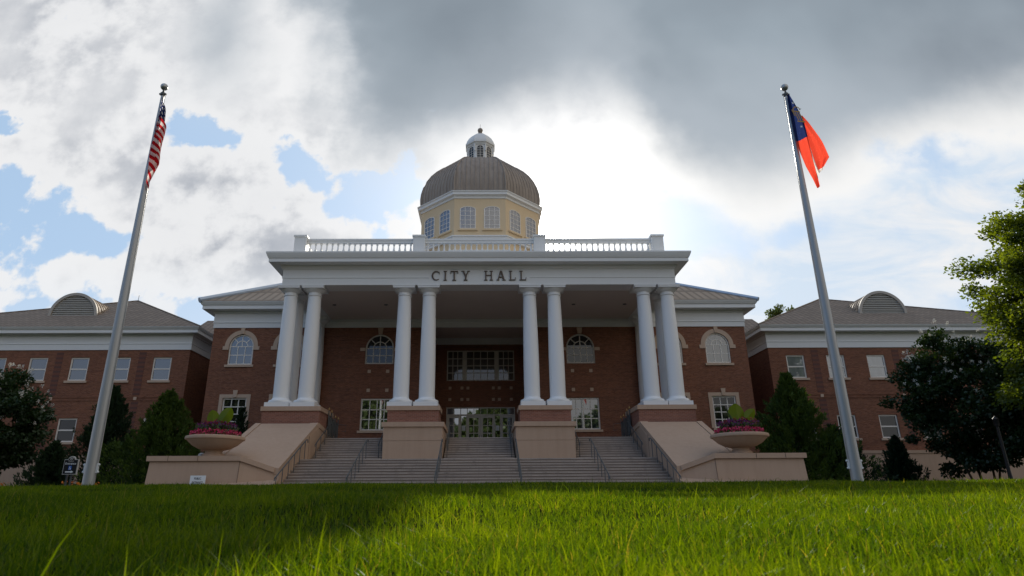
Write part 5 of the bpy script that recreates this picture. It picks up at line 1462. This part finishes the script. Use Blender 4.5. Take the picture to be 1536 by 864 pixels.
broadleaf('crape_myrtle', (28.6, 36.5, G0), (28.5, 36.5, 5.6), (3.9, 2.6, 4.0), 270, 46000, .62, .19, M['leaf_myrtle'], 'dark crape myrtle with white blossom in front of the right wing', 'tree', [(-.5, 0, -.7, .07), (-.1, .1, -.2, .08), (.3, -.1, .3, .07), (.5, .1, .8, .07)], 'crape myrtles in front of the wings', blossom=140, bl_top=-.1)
broadleaf('crape_myrtle', (29.5, 33.0, G0), (29.8, 33.0, 5.0), (3.4, 2.4, 3.0), 120, 24000, .85, .19, M['leaf_myrtle'], 'darkest crape myrtle at the right edge, beneath the bright green tree', 'tree', [(-.4, 0, -.6, .07), (.0, .1, 0, .08), (.3, -.1, .6, .07)], 'crape myrtles in front of the wings', blossom=10, bl_top=.1)
broadleaf('leafy_tree', (29.9, 28.5, G0), (29.9, 28.5, 8.9), (4.5, 4.0, 7.0), 560, 140000, .72, .18, M['leaf_tree'], 'tall sunlit yellow-green tree at the right edge', 'tree', [(0, 0, 0, .22)], shell=.30)
broadleaf('overhanging_tree', (-28.6, 26.0, G0), (-28.6, 26.0, 9.4), (3.5, 3.2, 3.4), 90, 10000, .8, .2, M['leaf_tree'], 'green tree just reaching in at the left edge at roof height', 'tree', [(0, 0, 0, .2)])
broadleaf('far_tree', (37.6, 76.0, G0), (38.0, 76.0, 21.2), (2.0, 1.8, 2.4), 50, 4500, .6, .32, M['leaf_far'], 'far tree top showing over the right wing roof', 'tree', [(0, 0, 0, .3)])
juniper((-16.9, 34.2, G0), 5.6, 3.0, 30000, 'broad juniper behind the left stone wall, brightest of the three on the left', lean=.02)
juniper((-21.2, 36.5, G0), 6.3, 2.2, 24000, 'tall dark juniper behind the left flagpole', M['leaf_juniper_dark'])
juniper((-22.3, 34.0, G0), 2.9, 1.5, 10000, 'low dark juniper bush behind the black direction sign', M['leaf_juniper_dark'])
juniper((-15.0, 40.0, 1.5), 4.2, .8, 4200, 'thin young juniper in front of the left ground-floor window', M['leaf_juniper_dark'])
juniper((17.3, 34.6, G0), 6.5, 2.9, 34000, 'tall juniper behind the right stone wall', lean=-.02)
juniper((19.6, 35.2, G0), 3.7, 2.0, 15000, 'lower spreading juniper to the right of the tall one by the right stone wall', M['leaf_juniper_dark'])
juniper((25.4, 39.0, G0), 3.4, 1.25, 11000, 'small dark juniper right of the right flagpole', M['leaf_juniper_dark'])
# orange bedding flowers at the foot of the left wing
def bedding():
    n = 1800; x = RNG.uniform(-23, -13.6, n); y = RNG.uniform(22.6, 24.0, n)
    keep = (np.sin(x * 1.7) + np.sin(x * .6 + 1)) > -.3; x, y = x[keep], y[keep]; n = len(x)
    P = np.stack([x, y, LOW + .15 + .62 * RNG.random(n)], 1); D = RNG.normal(size=(n, 3)); D[:, 2] = abs(D[:, 2]) + .3
    tag(quads_np('flower_bed', leaf_quads(P, D, .09, .8), RNG.random(n), M['orange']), 'low rust-orange flowers behind the lawn on the left', 'flowers', kind='stuff')
    n = 7000; x = RNG.uniform(-30, -13.6, n); y = RNG.uniform(22.4, 24.4, n)
    P = np.stack([x, y, LOW + .05 + .5 * RNG.random(n)], 1); D = RNG.normal(size=(n, 3)); D[:, 2] = abs(D[:, 2]) + .6
    tag(quads_np('bedding_leaves', leaf_quads(P, D, .13, .6), RNG.random(n), M['leaf_small']), 'leaves of the low flower bed on the left', 'foliage', kind='stuff')
bedding()
# wood across the road behind the camera, seen in the glass of the doors
def wood():
    n = 80000; x = RNG.uniform(-70, 70, n)
    top = 19.0 - .05 * x + 2.0 * np.sin(x * .21) + 1.8 * np.sin(x * .53 + 1) + 1.2 * np.sin(x * 1.3)
    P = np.stack([x, -46 + RNG.normal(0, 2.5, n), .5 + top * RNG.random(n) ** .8], 1)
    tag(quads_np('distant_wood', leaf_quads(P, RNG.normal(size=(n, 3)), 1.1, .8), RNG.random(n), M['leaf_far']), 'belt of trees across from the city hall', 'wood', kind='stuff')
wood()
